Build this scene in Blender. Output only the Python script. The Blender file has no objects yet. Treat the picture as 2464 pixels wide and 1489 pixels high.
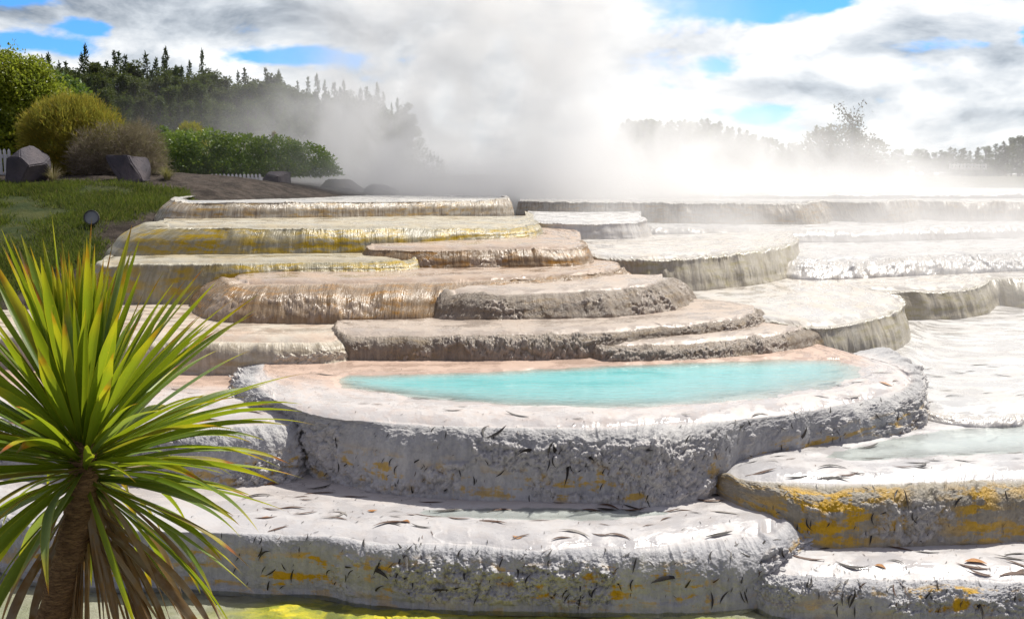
import bpy, bmesh, math, random
import numpy as np
from mathutils import Vector, Matrix, Euler

random.seed(7)
rng = np.random.default_rng(7)
SC = bpy.context.scene
COL = SC.collection

# ------------------------------------------------------------------ camera
H = 2.6
F = 2364.0                      # focal length in photo units (photo 2463 wide)
CX, CY, HORIZON = 1231.5, 744.5, 420.0
PITCH = math.atan((CY - HORIZON) / F)
cp, sp = math.cos(PITCH), math.sin(PITCH)

def ray(px, py):
    a = (px - CX) / F; b = (py - CY) / F
    return np.array([a, cp - b * sp, -sp - b * cp])

def at_depth(px, py, Y):
    r = ray(px, py); t = Y / r[1]
    return np.array([r[0] * t, Y, H + r[2] * t])

def at_z(px, py, z):
    r = ray(px, py); t = (z - H) / r[2]
    return np.array([r[0] * t, r[1] * t, z])

def plan(px, Y, z):
    """point at forward distance Y and height z seen in column px"""
    k = Y * cp - (z - H) * sp          # distance along the view axis
    return np.array([(px - CX) / F * k, Y, z])

def project(P):
    P = np.asarray(P); x, y, z = P[..., 0], P[..., 1], P[..., 2] - H
    k = y * cp - z * sp; v = y * sp + z * cp
    return np.stack([CX + F * x / k, CY - F * v / k], -1)

cam_d = bpy.data.cameras.new('camera'); cam = bpy.data.objects.new('camera', cam_d); COL.objects.link(cam)
cam.location = (0, 0, H); cam.rotation_euler = (math.pi / 2 - PITCH, 0, 0)
cam_d.sensor_width = 36.0; cam_d.lens = 36.0 * F / 2463.0
cam_d.clip_start = 0.05; cam_d.clip_end = 5000
SC.camera = cam

# ------------------------------------------------------------------ numpy noise
def _h(ix, iy, iz=0, seed=0):
    with np.errstate(over='ignore'):
        x = (ix.astype(np.int64) * 374761393 + iy.astype(np.int64) * 668265263 + np.asarray(iz).astype(np.int64) * 1274126177 + seed * 974711) & 0xffffffff
        x = (x ^ (x >> 13)) * 1274126177 & 0xffffffff
        x = (x ^ (x >> 16)) * 2246822519 & 0xffffffff
        x = x ^ (x >> 15)
    return (x & 0xffffff).astype(np.float32) / 16777215.0

def vn2(x, y, seed=0):
    x = np.asarray(x, np.float32); y = np.asarray(y, np.float32)
    ix = np.floor(x); iy = np.floor(y); fx = x - ix; fy = y - iy
    fx = fx * fx * fx * (fx * (fx * 6 - 15) + 10); fy = fy * fy * fy * (fy * (fy * 6 - 15) + 10)
    a = _h(ix, iy, 0, seed); b = _h(ix + 1, iy, 0, seed); c = _h(ix, iy + 1, 0, seed); d = _h(ix + 1, iy + 1, 0, seed)
    return ((a + (b - a) * fx) * (1 - fy) + (c + (d - c) * fx) * fy) * 2 - 1

def fbm2(x, y, o=4, seed=0, gain=.5):
    s = 0; a = 1; t = 0
    for i in range(o):
        s = s + a * vn2(x * 2 ** i + 17.3 * i, y * 2 ** i - 9.1 * i, seed + i * 31); t += a; a *= gain
    return s / t

def cell2(x, y, seed=0, jit=.85):
    """distance to the nearest and a random value of the cell"""
    x = np.asarray(x, np.float32); y = np.asarray(y, np.float32)
    ix = np.floor(x); iy = np.floor(y)
    best = np.full(x.shape, 9., np.float32); val = np.zeros(x.shape, np.float32)
    for dx in (-1, 0, 1):
        for dy in (-1, 0, 1):
            cx = ix + dx; cy = iy + dy
            px = cx + .5 + (_h(cx, cy, 0, seed) - .5) * jit; py = cy + .5 + (_h(cx, cy, 1, seed) - .5) * jit
            d = np.sqrt((x - px) ** 2 + (y - py) ** 2)
            m = d < best
            best = np.where(m, d, best); val = np.where(m, _h(cx, cy, 2, seed), val)
    return best, val

def sstep(a, b, x):
    t = np.clip((x - a) / (b - a), 0, 1); return t * t * (3 - 2 * t)

# ------------------------------------------------------------------ objects
def link(o, parent=None):
    COL.objects.link(o)
    if parent is not None: o.parent = parent
    return o

def tag(o, label=None, cat=None, group=None, kind=None):
    if label: o['label'] = label
    if cat: o['category'] = cat
    if group: o['group'] = group
    if kind: o['kind'] = kind
    return o

def empty(name, loc=(0, 0, 0), rz=0):
    o = bpy.data.objects.new(name, None); o.empty_display_size = .1
    o.location = loc; o.rotation_euler = (0, 0, rz); return link(o)

def np_mesh(name, V, Q, smooth=True, uv=None, attrs=None, normals=None, mat_index=None):
    """V (n,3), Q (m,k) faces of equal size k"""
    V = np.ascontiguousarray(V, np.float32); Q = np.ascontiguousarray(Q, np.int32)
    me = bpy.data.meshes.new(name); m, k = Q.shape
    me.vertices.add(len(V)); me.vertices.foreach_set('co', V.ravel())
    me.loops.add(m * k); me.loops.foreach_set('vertex_index', Q.ravel())
    me.polygons.add(m); me.polygons.foreach_set('loop_start', np.arange(0, m * k, k, dtype=np.int32))
    try: me.polygons.foreach_set('loop_total', np.full(m, k, np.int32))
    except Exception: pass
    me.polygons.foreach_set('use_smooth', np.full(m, smooth, bool))
    if mat_index is not None: me.polygons.foreach_set('material_index', np.asarray(mat_index, np.int32))
    if uv is not None:
        l = me.uv_layers.new(name='UVMap'); l.data.foreach_set('uv', np.ascontiguousarray(uv[Q.ravel()], np.float32).ravel())
    for n, a in (attrs or {}).items():
        at = me.attributes.new(n, 'FLOAT', 'POINT'); at.data.foreach_set('value', np.ascontiguousarray(a, np.float32))
    me.update(); me.validate()
    if normals is not None: me.normals_split_custom_set_from_vertices(np.asarray(normals, np.float32).tolist())
    return me

def mesh_obj(name, me, mat=None, parent=None):
    o = bpy.data.objects.new(name, me)
    for m in (mat if isinstance(mat, (list, tuple)) else [mat]):
        if m is not None and len(me.materials) < len(mat if isinstance(mat, (list, tuple)) else [mat]): me.materials.append(m)
    return link(o, parent)

def grid_quads(r, c, off=0):
    i = np.arange(r - 1)[:, None] * c + np.arange(c - 1)[None, :]
    return np.stack([i, i + 1, i + c + 1, i + c], -1).reshape(-1, 4) + off

def grid_normals(G):
    du = np.gradient(G, axis=1); dv = np.gradient(G, axis=0)
    n = np.cross(du, dv); l = np.linalg.norm(n, axis=-1, keepdims=True)
    return n / np.maximum(l, 1e-9)

# ------------------------------------------------------------------ node helper
class NT:
    def __init__(s, tree): s.t = tree; tree.nodes.clear()
    def n(s, typ, ins=None, **props):
        nd = s.t.nodes.new(typ)
        for k, v in props.items(): setattr(nd, k, v)
        for k, v in (ins or {}).items():
            sk = nd.inputs[k]
            if isinstance(v, bpy.types.NodeSocket): s.t.links.new(v, sk)
            elif isinstance(v, bpy.types.Node): s.t.links.new(v.outputs[0], sk)
            else:
                if hasattr(sk, 'default_value') and sk.type == 'RGBA' and len(v) == 3: v = (*v, 1)
                sk.default_value = v
        return nd
    def math(s, op, a, b=0.0, c=None, clamp=False):
        ins = {0: a, 1: b}
        if c is not None: ins[2] = c
        return s.n('ShaderNodeMath', ins, operation=op, use_clamp=clamp).outputs[0]
    def vm(s, op, a, b=(0, 0, 0)):
        nd = s.n('ShaderNodeVectorMath', {0: a, 1: b}, operation=op)
        return nd.outputs['Value'] if op in ('DOT_PRODUCT', 'LENGTH', 'DISTANCE') else nd.outputs[0]
    def mix(s, f, a, b, blend='MIX'):
        nd = s.n('ShaderNodeMix', None, data_type='RGBA', blend_type=blend)
        for i, v in ((0, f), (6, a), (7, b)):
            sk = nd.inputs[i]
            if isinstance(v, bpy.types.NodeSocket): s.t.links.new(v, sk)
            else: sk.default_value = (*v, 1) if (i > 0 and len(v) == 3) else v
        return nd.outputs[2]
    def ramp(s, f, a, b, lo=0.0, hi=1.0, smooth=True):
        nd = s.n('ShaderNodeMapRange', {0: f, 1: a, 2: b, 3: lo, 4: hi}, interpolation_type='SMOOTHSTEP' if smooth else 'LINEAR')
        return nd.outputs[0]
    def noise(s, vec, scale, detail=3, rough=.55, dist=0.0, out=0):
        return s.n('ShaderNodeTexNoise', {'Vector': vec, 'Scale': scale, 'Detail': detail, 'Roughness': rough, 'Distortion': dist}).outputs[out]
    def mapv(s, vec, scale, loc=(0, 0, 0)):
        return s.n('ShaderNodeMapping', {'Vector': vec, 'Scale': scale, 'Location': loc}).outputs[0]
    def out(s, surf=None, vol=None, disp=None):
        o = s.n('ShaderNodeOutputMaterial')
        if surf is not None: s.t.links.new(surf, o.inputs['Surface'])
        if vol is not None: s.t.links.new(vol, o.inputs['Volume'])
        return o

def new_mat(name):
    m = bpy.data.materials.new(name); m.use_nodes = True
    return m, NT(m.node_tree)

def simple_mat(name, c1, c2, scale=6, rough=.8, bump=.3, bscale=40, spec=.5, coords='Object', trans=0.0, stretch=(1, 1, 1)):
    m, t = new_mat(name)
    tc = t.n('ShaderNodeTexCoord').outputs[coords]
    tc = t.mapv(tc, stretch)
    f = t.ramp(t.noise(tc, scale, 5), .3, .7)
    col = t.mix(f, c1, c2)
    oi = t.n('ShaderNodeObjectInfo').outputs['Random']
    b = t.n('ShaderNodeBump', {'Strength': bump, 'Distance': .02, 'Height': t.noise(tc, bscale, 4)}).outputs[0]
    p = t.n('ShaderNodeBsdfPrincipled', {'Base Color': col, 'Roughness': rough, 'Normal': b, 'Specular IOR Level': spec})
    sh = p.outputs[0]
    if trans > 0:
        tr = t.n('ShaderNodeBsdfTranslucent', {'Color': col})
        sh = t.n('ShaderNodeMixShader', {0: trans, 1: sh, 2: tr.outputs[0]}).outputs[0]
    t.out(sh); return m

def leaf_mat(name, c1, c2, c3=None, rough=.5, trans=.35, scale=1.2, spec=.4):
    """foliage: per-leaf random value in attribute 'rnd', slow drift of colour over the plant"""
    m, t = new_mat(name)
    at = t.n('ShaderNodeAttribute', attribute_name='rnd').outputs['Fac']
    pos = t.n('ShaderNodeTexCoord').outputs['Object']
    f = t.math('ADD', t.math('MULTIPLY', t.ramp(t.noise(pos, scale, 3), .3, .7), .6), t.math('MULTIPLY', at, .4))
    oi = t.n('ShaderNodeObjectInfo').outputs['Random']
    col = t.mix(f, c1, c2)
    if c3 is not None: col = t.mix(t.ramp(at, .86, .93), col, c3)
    hs = t.n('ShaderNodeHueSaturation', {'Hue': t.ramp(oi, 0, 1, .485, .515, False), 'Value': t.ramp(oi, 0, 1, .75, 1.2, False), 'Color': col}).outputs[0]
    p = t.n('ShaderNodeBsdfPrincipled', {'Base Color': hs, 'Roughness': rough, 'Specular IOR Level': spec})
    tr = t.n('ShaderNodeBsdfTranslucent', {'Color': t.mix(.3, hs, (.5, .6, .1))})
    t.out(t.n('ShaderNodeMixShader', {0: trans, 1: p.outputs[0], 2: tr.outputs[0]}).outputs[0])
    return m
# ------------------------------------------------------------------ light and sky
SUN_AZ, SUN_EL = math.radians(38), math.radians(55)       # azimuth to the right of straight ahead
sunvec = Vector((math.sin(SUN_AZ) * math.cos(SUN_EL), math.cos(SUN_AZ) * math.cos(SUN_EL), math.sin(SUN_EL)))
sd = bpy.data.lights.new('sun', 'SUN'); sd.energy = 4.4; sd.angle = math.radians(.5); sd.color = (1, .95, .87)
so = bpy.data.objects.new('sun', sd); link(so); so.rotation_euler = sunvec.to_track_quat('Z', 'Y').to_euler(); so.location = (6, 8, 12)

W = bpy.data.worlds.new('World'); SC.world = W; W.use_nodes = True
t = NT(W.node_tree)
sky = t.n('ShaderNodeTexSky', sky_type='NISHITA', sun_disc=False, sun_elevation=SUN_EL, sun_rotation=SUN_AZ, altitude=300, air_density=1.0, dust_density=.6, ozone_density=2.0)
gen = t.n('ShaderNodeTexCoord').outputs['Generated']
sx = t.n('ShaderNodeSeparateXYZ', {0: gen})
az = t.math('ARCTAN2', sx.outputs[0], sx.outputs[1])
el = t.math('ARCSINE', sx.outputs[2])
P = t.n('ShaderNodeCombineXYZ', {0: az, 1: el, 2: 0.0}).outputs[0]
Pn = t.mapv(P, (1, 2.0, 1))
warp = t.noise(Pn, 9, 4, .6, out=1)
wv = t.vm('MULTIPLY', t.vm('SUBTRACT', warp, (.5, .5, .5)), (.09, .035, 0))
Pw = t.vm('ADD', P, wv)

def blob(px, py, rx, ry, amp):
    a = math.atan((px - CX) / F); e = (HORIZON - py) / F
    d = t.vm('MULTIPLY', t.vm('SUBTRACT', Pw, (a, e, 0)), (F / rx, F / ry, 0))
    return t.math('MULTIPLY', t.math('EXPONENT', t.math('MULTIPLY', t.vm('DOT_PRODUCT', d, d), -1.0)), amp)

def addall(l):
    r = l[0]
    for x in l[1:]: r = t.math('ADD', r, x)
    return r
# openings of blue sky between the clouds
holes = addall([blob(40, 45, 85, 24, 1.0), blob(225, 103, 60, 20, .75), blob(700, 152, 190, 24, .62), blob(1770, 35, 125, 45, 1.1), blob(1590, 40, 80, 60, .3),
                blob(1960, 40, 45, 32, .85), blob(1720, 165, 60, 26, .5), blob(2455, 118, 40, 24, .9), blob(1830, 285, 90, 24, .55), blob(130, 150, 130, 26, .6),
                blob(2290, 150, 90, 14, .25)])
dark = addall([blob(420, 65, 520, 55, .85), blob(120, 20, 260, 40, .5), blob(2150, 160, 190, 16, .6), blob(2240, 112, 150, 22, .5), blob(2240, 240, 190, 22, .7), blob(2400, 185, 75, 42, .9),
               blob(2360, 315, 140, 36, .9), blob(1230, 120, 350, 110, .4), blob(2440, 50, 110, 35, .5), blob(1900, 225, 150, 14, .3), blob(330, 165, 300, 22, .3), blob(2050, 300, 200, 18, .35)])
n1 = t.noise(Pn, 7.5, 9, .58, .3)
n2 = t.noise(t.vm('ADD', Pn, (.004, .045, 0)), 7.5, 7, .58, .3)
cover = t.math('ADD', t.math('SUBTRACT', t.math('ADD', t.math('MULTIPLY', n1, 1.5), t.math('MULTIPLY', t.noise(Pn, 30, 5, .65), .35)), holes), -.42)
mask = t.ramp(cover, .0, .36)
# cloud tone: lit tops where the cloud thins upward, grey bases where more cloud lies above
shade = t.math('ADD', t.math('MULTIPLY', t.math('SUBTRACT', n1, n2), 2.6), .62)
tone = t.math('SUBTRACT', t.math('ADD', shade, t.math('MULTIPLY', t.math('SUBTRACT', t.noise(Pn, 22, 5, .6), .5), .5)), t.math('MULTIPLY', dark, .58))
side = t.ramp(az, -.42, .5, 0, 1, False)       # brighter cloud toward the sun
tone = t.math('ADD', tone, t.math('MULTIPLY', side, .28))
tn = t.ramp(tone, -.05, 1.0, 0, 1, False)
cr = t.n('ShaderNodeValToRGB', {0: tn})
e0 = cr.color_ramp.elements; e0[0].position = 0; e0[0].color = (2.5, 2.9, 3.4, 1); e0[1].position = 1; e0[1].color = (10.5, 10.5, 10.4, 1)
q = e0.new(.45); q.color = (6.2, 6.6, 7.0, 1)
blue = t.mix(1.0, sky.outputs[0], (.40, .93, 1.62), 'MULTIPLY')
blue = t.mix(t.ramp(el, .35, .9), blue, sky.outputs[0])
col = t.mix(t.math('MULTIPLY', mask, .97), blue, cr.outputs[0])
low = t.ramp(el, -.02, .0, 0, 1)
col = t.mix(low, (1.2, 1.3, 1.2), col)
dim = t.math('MULTIPLY', t.ramp(el, .2, .75, 1, .55), t.ramp(sx.outputs[1], -.25, .35, .42, 1))
col = t.mix(1.0, col, t.n('ShaderNodeCombineXYZ', {0: dim, 1: dim, 2: t.math('POWER', dim, .8)}).outputs[0], 'MULTIPLY')
bg = t.n('ShaderNodeBackground', {'Color': col, 'Strength': .09})
wo = t.n('ShaderNodeOutputWorld', {'Surface': bg.outputs[0]})

SC.view_settings.view_transform = 'Standard'; SC.view_settings.look = 'None'
SC.view_settings.exposure = .30; SC.view_settings.gamma = 1; SC.view_settings.use_curve_mapping = False
cy = SC.cycles
cy.max_bounces = 6; cy.diffuse_bounces = 3; cy.glossy_bounces = 3; cy.transmission_bounces = 4; cy.transparent_max_bounces = 24
cy.volume_bounces = 1; cy.caustics_reflective = False; cy.caustics_refractive = False
cy.use_denoising = True
try: cy.denoiser = 'OPENIMAGEDENOISE'
except Exception: pass
cy.sample_clamp_indirect = 6; cy.sample_clamp_direct = 30
cy.volume_step_rate = 2.0; cy.volume_max_steps = 128
cy.use_adaptive_sampling = True; cy.adaptive_threshold = .015

# ------------------------------------------------------------------ sinter material
def sinter(name, shelf=(.60, .50, .42), shelf2=(.66, .60, .55), wall=(.42, .40, .38), wall2=(.55, .52, .48), stain=(.45, .27, .03), stain_amt=0.0, stain_lo=.3, streak=.5,
           rough=.42, shelf_rough=.28, bump=.6, dirt=.25, fine=1.0, fringe=0.0, pinkback=0.0, sthr=.46, mottle=.35, swid=.16):
    m, t = new_mat(name)
    uv = t.n('ShaderNodeUVMap', uv_map='UVMap').outputs[0]
    tf = t.n('ShaderNodeAttribute', attribute_name='t_face').outputs['Fac']      # below 0 on the shelf, 0 at the rim, 1 at the foot
    bm = t.n('ShaderNodeAttribute', attribute_name='lump').outputs['Fac']
    big = t.noise(uv, 1.6, 4, .6)
    med = t.noise(uv, 9, 5, .6)
    st = t.noise(t.mapv(uv, (26, 1.6, 1)), 1.0, 4, .65)
    st2 = t.noise(t.mapv(uv, (70, 3.0, 1)), 1.0, 3, .6)
    face = t.ramp(t.math('ADD', tf, t.math('MULTIPLY', t.math('SUBTRACT', st, .5), .25)), -.02, .16)
    sc = t.mix(t.ramp(t.math('ADD', t.math('MULTIPLY', big, .7), t.math('MULTIPLY', med, .3)), .38, .62), shelf, shelf2)
    if pinkback > 0: sc = t.mix(t.math('MULTIPLY', t.ramp(med, .4, .7), .3), shelf2, shelf)
    wc = t.mix(t.ramp(t.math('ADD', t.math('MULTIPLY', st, .25 + .3 * streak), t.math('ADD', t.math('MULTIPLY', big, .45 - .1 * streak), t.math('MULTIPLY', med, .3 - .2 * streak))), .38, .62), wall, wall2)
    if pinkback > 0:      # warm mineral skin toward the back of the shelf
        sc = t.mix(t.math('MULTIPLY', t.ramp(t.math('ADD', tf, t.math('MULTIPLY', t.math('SUBTRACT', big, .5), .5)), -.25, -.55), pinkback), sc, shelf)
    if fringe > 0:        # pale dripping lip over the stained wall
        fz = t.ramp(t.math('ADD', tf, t.math('ADD', t.math('MULTIPLY', t.math('SUBTRACT', st2, .5), -.42), t.math('MULTIPLY', t.math('SUBTRACT', st, .5), -.3))), .2, .34, 1, 0)
        wc = t.mix(t.math('MULTIPLY', fz, fringe), wc, t.mix(.4, wall2, shelf2))
    wc = t.mix(t.math('MULTIPLY', t.ramp(st2, .5, .8), .35 * streak), wc, (.12, .09, .06))
    # mineral and algae stains on the wall
    sm = t.noise(t.mapv(uv, (4.5, 15, 1), (3.1, 1.7, 0)), 1.0, 4, .6)
    zone = t.math('MULTIPLY', t.ramp(tf, stain_lo - .12, stain_lo + .12), t.ramp(tf, .92, 1.0, 1, .4))
    zone = t.math('MULTIPLY', zone, t.ramp(t.noise(uv, 1.1, 2), .35, .55))
    sf = t.math('MULTIPLY', t.math('MULTIPLY', t.ramp(t.math('ADD', t.math('MULTIPLY', sm, .75), t.math('MULTIPLY', st, .25)), sthr, sthr + swid), zone), stain_amt, clamp=True)
    wc = t.mix(sf, wc, stain)
    wc = t.mix(t.ramp(bm, .15, .7), wc, t.mix(.5, wall2, shelf2))
    col = t.mix(face, sc, wc)
    mot = t.noise(t.mapv(uv, (1, .75, 1)), 17, 5, .7)
    col = t.mix(t.math('MULTIPLY', t.ramp(mot, .58, .40), t.math('MULTIPLY', face, mottle)), col, t.mix(1.0, col, (.55, .55, .60), 'MULTIPLY'))
    dm = t.ramp(t.noise(uv, 42, 4, .7), .60, .72)
    col = t.mix(t.math('MULTIPLY', dm, dirt), col, (.09, .07, .055))
    # wet, finely fluted skin
    hgt = t.math('ADD', t.math('MULTIPLY', st2, t.math('MULTIPLY', face, 1.3 * streak)), t.math('MULTIPLY', t.noise(uv, 55, 5, .7), .9 * fine))
    hgt = t.math('ADD', hgt, t.math('MULTIPLY', st, t.math('MULTIPLY', face, 1.6 * streak)))
    bp = t.n('ShaderNodeBump', {'Strength': t.math('ADD', t.math('MULTIPLY', face, bump * .75), bump * .25), 'Distance': .018, 'Height': hgt}).outputs[0]
    wet = t.ramp(t.noise(t.mapv(uv, (1, 1.6, 1), (9, 4, 0)), 2.6, 4, .6), .42, .6)
    srgh = t.math('ADD', t.math('MULTIPLY', wet, shelf_rough * .5 - .5), .5)
    r = t.math('ADD', t.math('MULTIPLY', face, t.math('SUBTRACT', rough, srgh)), srgh)
    col = t.mix(t.math('MULTIPLY', t.math('MULTIPLY', wet, .22), t.math('SUBTRACT', 1.0, face)), col, t.mix(1.0, col, (.62, .62, .66), 'MULTIPLY'))
    r = t.math('ADD', r, t.math('MULTIPLY', t.math('SUBTRACT', med, .5), .35), clamp=True)
    r = t.math('MAXIMUM', r, .12)
    p = t.n('ShaderNodeBsdfPrincipled', {'Base Color': col, 'Roughness': r, 'Normal': bp, 'Specular IOR Level': .6, 'IOR': 1.36})
    t.out(p.outputs[0]); return m

def catmull(C, n):
    C = np.asarray(C, float); k = len(C)
    u = np.linspace(0, k - 1, n); i = np.clip(np.floor(u).astype(int), 0, k - 2); f = (u - i)[:, None]
    p0 = C[np.maximum(i - 1, 0)]; p1 = C[i]; p2 = C[i + 1]; p3 = C[np.minimum(i + 2, k - 1)]
    m1 = (p2 - p0) * .5; m2 = (p3 - p1) * .5
    # limit tangents so uneven spacing does not overshoot
    seg = np.linalg.norm(p2 - p1, axis=1, keepdims=True)
    for mm in (m1, m2):
        l = np.linalg.norm(mm, axis=1, keepdims=True); mm *= np.minimum(1, 1.5 * seg / np.maximum(l, 1e-9))
    f2 = f * f; f3 = f2 * f
    return (2 * f3 - 3 * f2 + 1) * p1 + (f3 - 2 * f2 + f) * m1 + (-2 * f3 + 3 * f2) * p2 + (f3 - f2) * m2

TIERS = {}
def tier(key, label, rim, base, z, zb, mat, inner=None, back=2.5, n=3.0, lip=0.0, flute=.006, drape=.02, bump=.0, bump_t=.35, bcell=.09, rough=.007, wob=.03,
         step=2.0, fr=None, sr=60, spow=1.6, edge=.055, edge_r=.42, basin=0.0, shelf_fn=None, seed=0, group='stepped sinter terraces'):
    """one terrace step: shelf (inner line to rim) and face (rim to foot)"""
    def pts(L, zz): return [plan(p[0], p[1], p[2] if len(p) > 2 else zz) for p in L]
    R = np.array(pts(rim, z)); B = np.array(pts(base, zb)); assert len(R) == len(B), (key, len(R), len(B))
    if inner is None:
        I = []
        bk = [back] * len(R) if not isinstance(back, (list, tuple)) else back
        for p, b_ in zip(R, bk):
            d = p[:2] / np.linalg.norm(p[:2]); I.append([p[0] + d[0] * b_, p[1] + d[1] * b_, p[2]])
        I = np.array(I)
    else:
        I = np.array(pts(inner, z)); assert len(I) == len(R), (key, 'inner', len(I))
    Rd, Bd, Id = catmull(R, 600), catmull(B, 600), catmull(I, 600)
    pr = project((Rd + Bd) / 2); L = np.r_[0, np.cumsum(np.linalg.norm(np.diff(pr, axis=0), axis=1) + 300 * .0 + 60 * np.linalg.norm(np.diff(Rd, axis=0), axis=1))]
    N = int(np.clip(L[-1] / step, 120, 1300)); u = np.linspace(0, L[-1], N)
    ip = lambda A: np.stack([np.interp(u, L, A[:, k]) for k in range(3)], 1)
    Rr, Br, Ir = ip(Rd), ip(Bd), ip(Id)
    s = np.r_[0, np.cumsum(np.linalg.norm(np.diff((Rr + Br) / 2, axis=0), axis=1))]
    # plan wobble of the rim
    hv = Br - Rr; hv[:, 2] = 0; hl = np.linalg.norm(hv, axis=1, keepdims=True); hd = hv / np.maximum(hl, 1e-6)
    Rr = Rr + hd * ((fbm2(s * 1.3, s * 0 + seed, 4, seed, .6) * 1.7 + .5 * np.abs(fbm2(s * 4.1, s * 0 + seed + 7, 2, seed + 1))) * wob)[:, None] * np.minimum(1, hl / .12)
    hv = Br - Rr; hv[:, 2] = 0
    pf = project(Rr.mean(0)); hpx = np.mean(np.abs(project(Rr)[:, 1] - project(Br)[:, 1]))
    nf = fr or int(np.clip(hpx / step * 1.15, 24, 130)); ns = sr
    # face profile: superellipse sampled by arc length on the mean section
    w, hh = float(hl.mean()), float((Rr[:, 2] - Br[:, 2]).mean())
    th = np.linspace(0, math.pi / 2, 2000); U = np.sin(th) ** (2 / n); Zz = np.cos(th) ** (2 / n)
    al = np.r_[0, np.cumsum(np.hypot(np.diff(U) * w, np.diff(Zz) * hh))]; tt = np.linspace(0, 1, nf + 1); q = np.interp(tt * al[-1], al, th)
    U = np.sin(q) ** (2 / n); Zz = np.cos(q) ** (2 / n); U[0] = 0; Zz[0] = 1; U[-1] = 1; Zz[-1] = 0
    flare = sstep(.8, 1.0, tt) * .12
    lipv = lip * (np.exp(-((tt - .17) / .13) ** 2) - .6 * np.exp(-((tt - .5) / .2) ** 2))
    face = Rr[None] + hv[None] * (U + flare)[:, None, None] + hd[None] * lipv[:, None, None]
    face[:, :, 2] = Br[None, :, 2] + (Rr[:, 2] - Br[:, 2])[None] * Zz[:, None]
    face[-1, :, 2] -= .05; face[-1] += hd * .02
    k = (np.linspace(1, 0, ns + 1)[:-1]) ** spow
    shelf = Rr[None] * (1 - k)[:, None, None] + Ir[None] * k[:, None, None]
    tgt = np.gradient(Rr[:, :2], axis=0); tgt /= np.linalg.norm(tgt, axis=1, keepdims=True) + 1e-9
    bdir = (Ir - Rr)[:, :2]; bdir = bdir / (np.linalg.norm(bdir, axis=1, keepdims=True) + 1e-9)
    ev = edge * np.clip(hl[:, 0] / .15, .2, 1) * sstep(.15, .8, np.abs(tgt[:, 0] * bdir[:, 1] - tgt[:, 1] * bdir[:, 0]))
    din = np.linalg.norm(shelf - Rr[None], axis=-1); shelf[..., 2] -= ev[None] * np.clip(1 - din / edge_r, 0, 1) ** 2 + basin * sstep(.15, .9, din)
    face[:, :, 2] -= ev[None] * (1 - tt[:, None]) ** 1.5
    G = np.concatenate([shelf, face], 0); rows = G.shape[0]
    dv = np.linalg.norm(np.diff(G, axis=0), axis=-1).mean(1); v = np.r_[0, np.cumsum(dv)]; v -= v[ns]
    tf = np.r_[-k, tt]
    S, Vv = np.meshgrid(s, v); T = np.repeat(tf[:, None], N, 1)
    Nn = grid_normals(G)
    if np.mean(Nn[ns // 2, :, 2]) < 0: Nn = -Nn
    fw = sstep(-.02, .25, T) * (1 - .6 * sstep(.9, 1., T))
    so_ = seed * 13.7; thin = np.clip(hl[:, 0] / .14, .15, 1)[None]
    d = np.zeros(T.shape, np.float32)
    mwarp = fbm2(S * 3, Vv * 3, 2, seed + 3) * .06
    d += fw * drape * (1.3 * fbm2((S + mwarp) * 3.2 + so_, Vv * 1.1, 3, seed + 5) + .5 * fbm2((S + mwarp) * 9 + so_, Vv * 2.5, 2, seed + 6))
    ridg = 1 - np.abs(vn2((S + mwarp) * 22 + so_, Vv * 2.2, seed + 7)); ridg2 = 1 - np.abs(vn2((S + mwarp) * 55, Vv * 3.5, seed + 8))
    d += sstep(-.06, .12, T) * (1 - .72 * sstep(.22, .5, T)) * flute * (.35 + 1.3 * sstep(-.25, .3, fbm2(S * 1.9 + 3, Vv * 1.5, 3, seed + 41))) * (ridg ** 2 * 1.6 + ridg2 ** 2 * .8 - 1.0)
    d += rough * fw * (fbm2(S * 22, Vv * 22, 3, seed + 9) + .5 * fbm2(S * 70, Vv * 70, 2, seed + 10))
    lump = np.zeros(T.shape, np.float32)
    if bump > 0:
        mask = sstep(.02, .22, fbm2(S * 2.3 + so_, Vv * 3.4, 4, seed + 11, .6) + .10 * (bump_t < .3)) * sstep(bump_t - .12, bump_t + .12, T) * (1 - .5 * sstep(.93, 1, T))
        wx = fbm2(S * 9, Vv * 9, 3, seed + 12) * .7; wy = fbm2(S * 9 + 40, Vv * 9, 3, seed + 22) * .7
        c1, r1 = cell2(S / bcell + wx, Vv / bcell * 1.25 + wy, seed + 13); c2, r2 = cell2(S / bcell * 2.6, Vv / bcell * 2.8, seed + 14); c3, r3 = cell2(S / bcell * 6, Vv / bcell * 6, seed + 15)
        dome = lambda c: np.clip(1 - (c / .72) ** 2, 0, 1) ** .8
        lump = mask * (dome(c1) * (.15 + .85 * r1) * .75 + .42 * dome(c2) * (.2 + .8 * r2) + .2 * dome(c3))
        d += bump * (lump - .45 * mask)
    sh = (T < 0)
    d += np.where(sh, .004 * fbm2(G[..., 0] * 3, G[..., 1] * 3, 3, seed + 17) * sstep(0, .02, -T), 0)
    # small ripple dams on the shelf
    rp = 1 - np.abs(fbm2(G[..., 0] * 5, G[..., 1] * 9, 3, seed + 19))
    d += np.where(sh, .0018 * sstep(.86, .97, rp) + .002 * fbm2(G[..., 0] * 16, G[..., 1] * 16, 3, seed + 20), 0)
    d = d * thin
    G2 = G + Nn * d[..., None]
    if shelf_fn is not None: G2[..., 2] += np.where(T < .02, shelf_fn(G2[..., 0], G2[..., 1]), 0)
    N2 = grid_normals(G2)
    if np.mean(N2[ns // 2, :, 2]) < 0: N2 = -N2
    flip = np.mean(np.cross(G2[1, N // 2 + 1] - G2[1, N // 2], G2[2, N // 2] - G2[1, N // 2])[2]) < 0
    uv = np.stack([S, Vv], -1).reshape(-1, 2)
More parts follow.
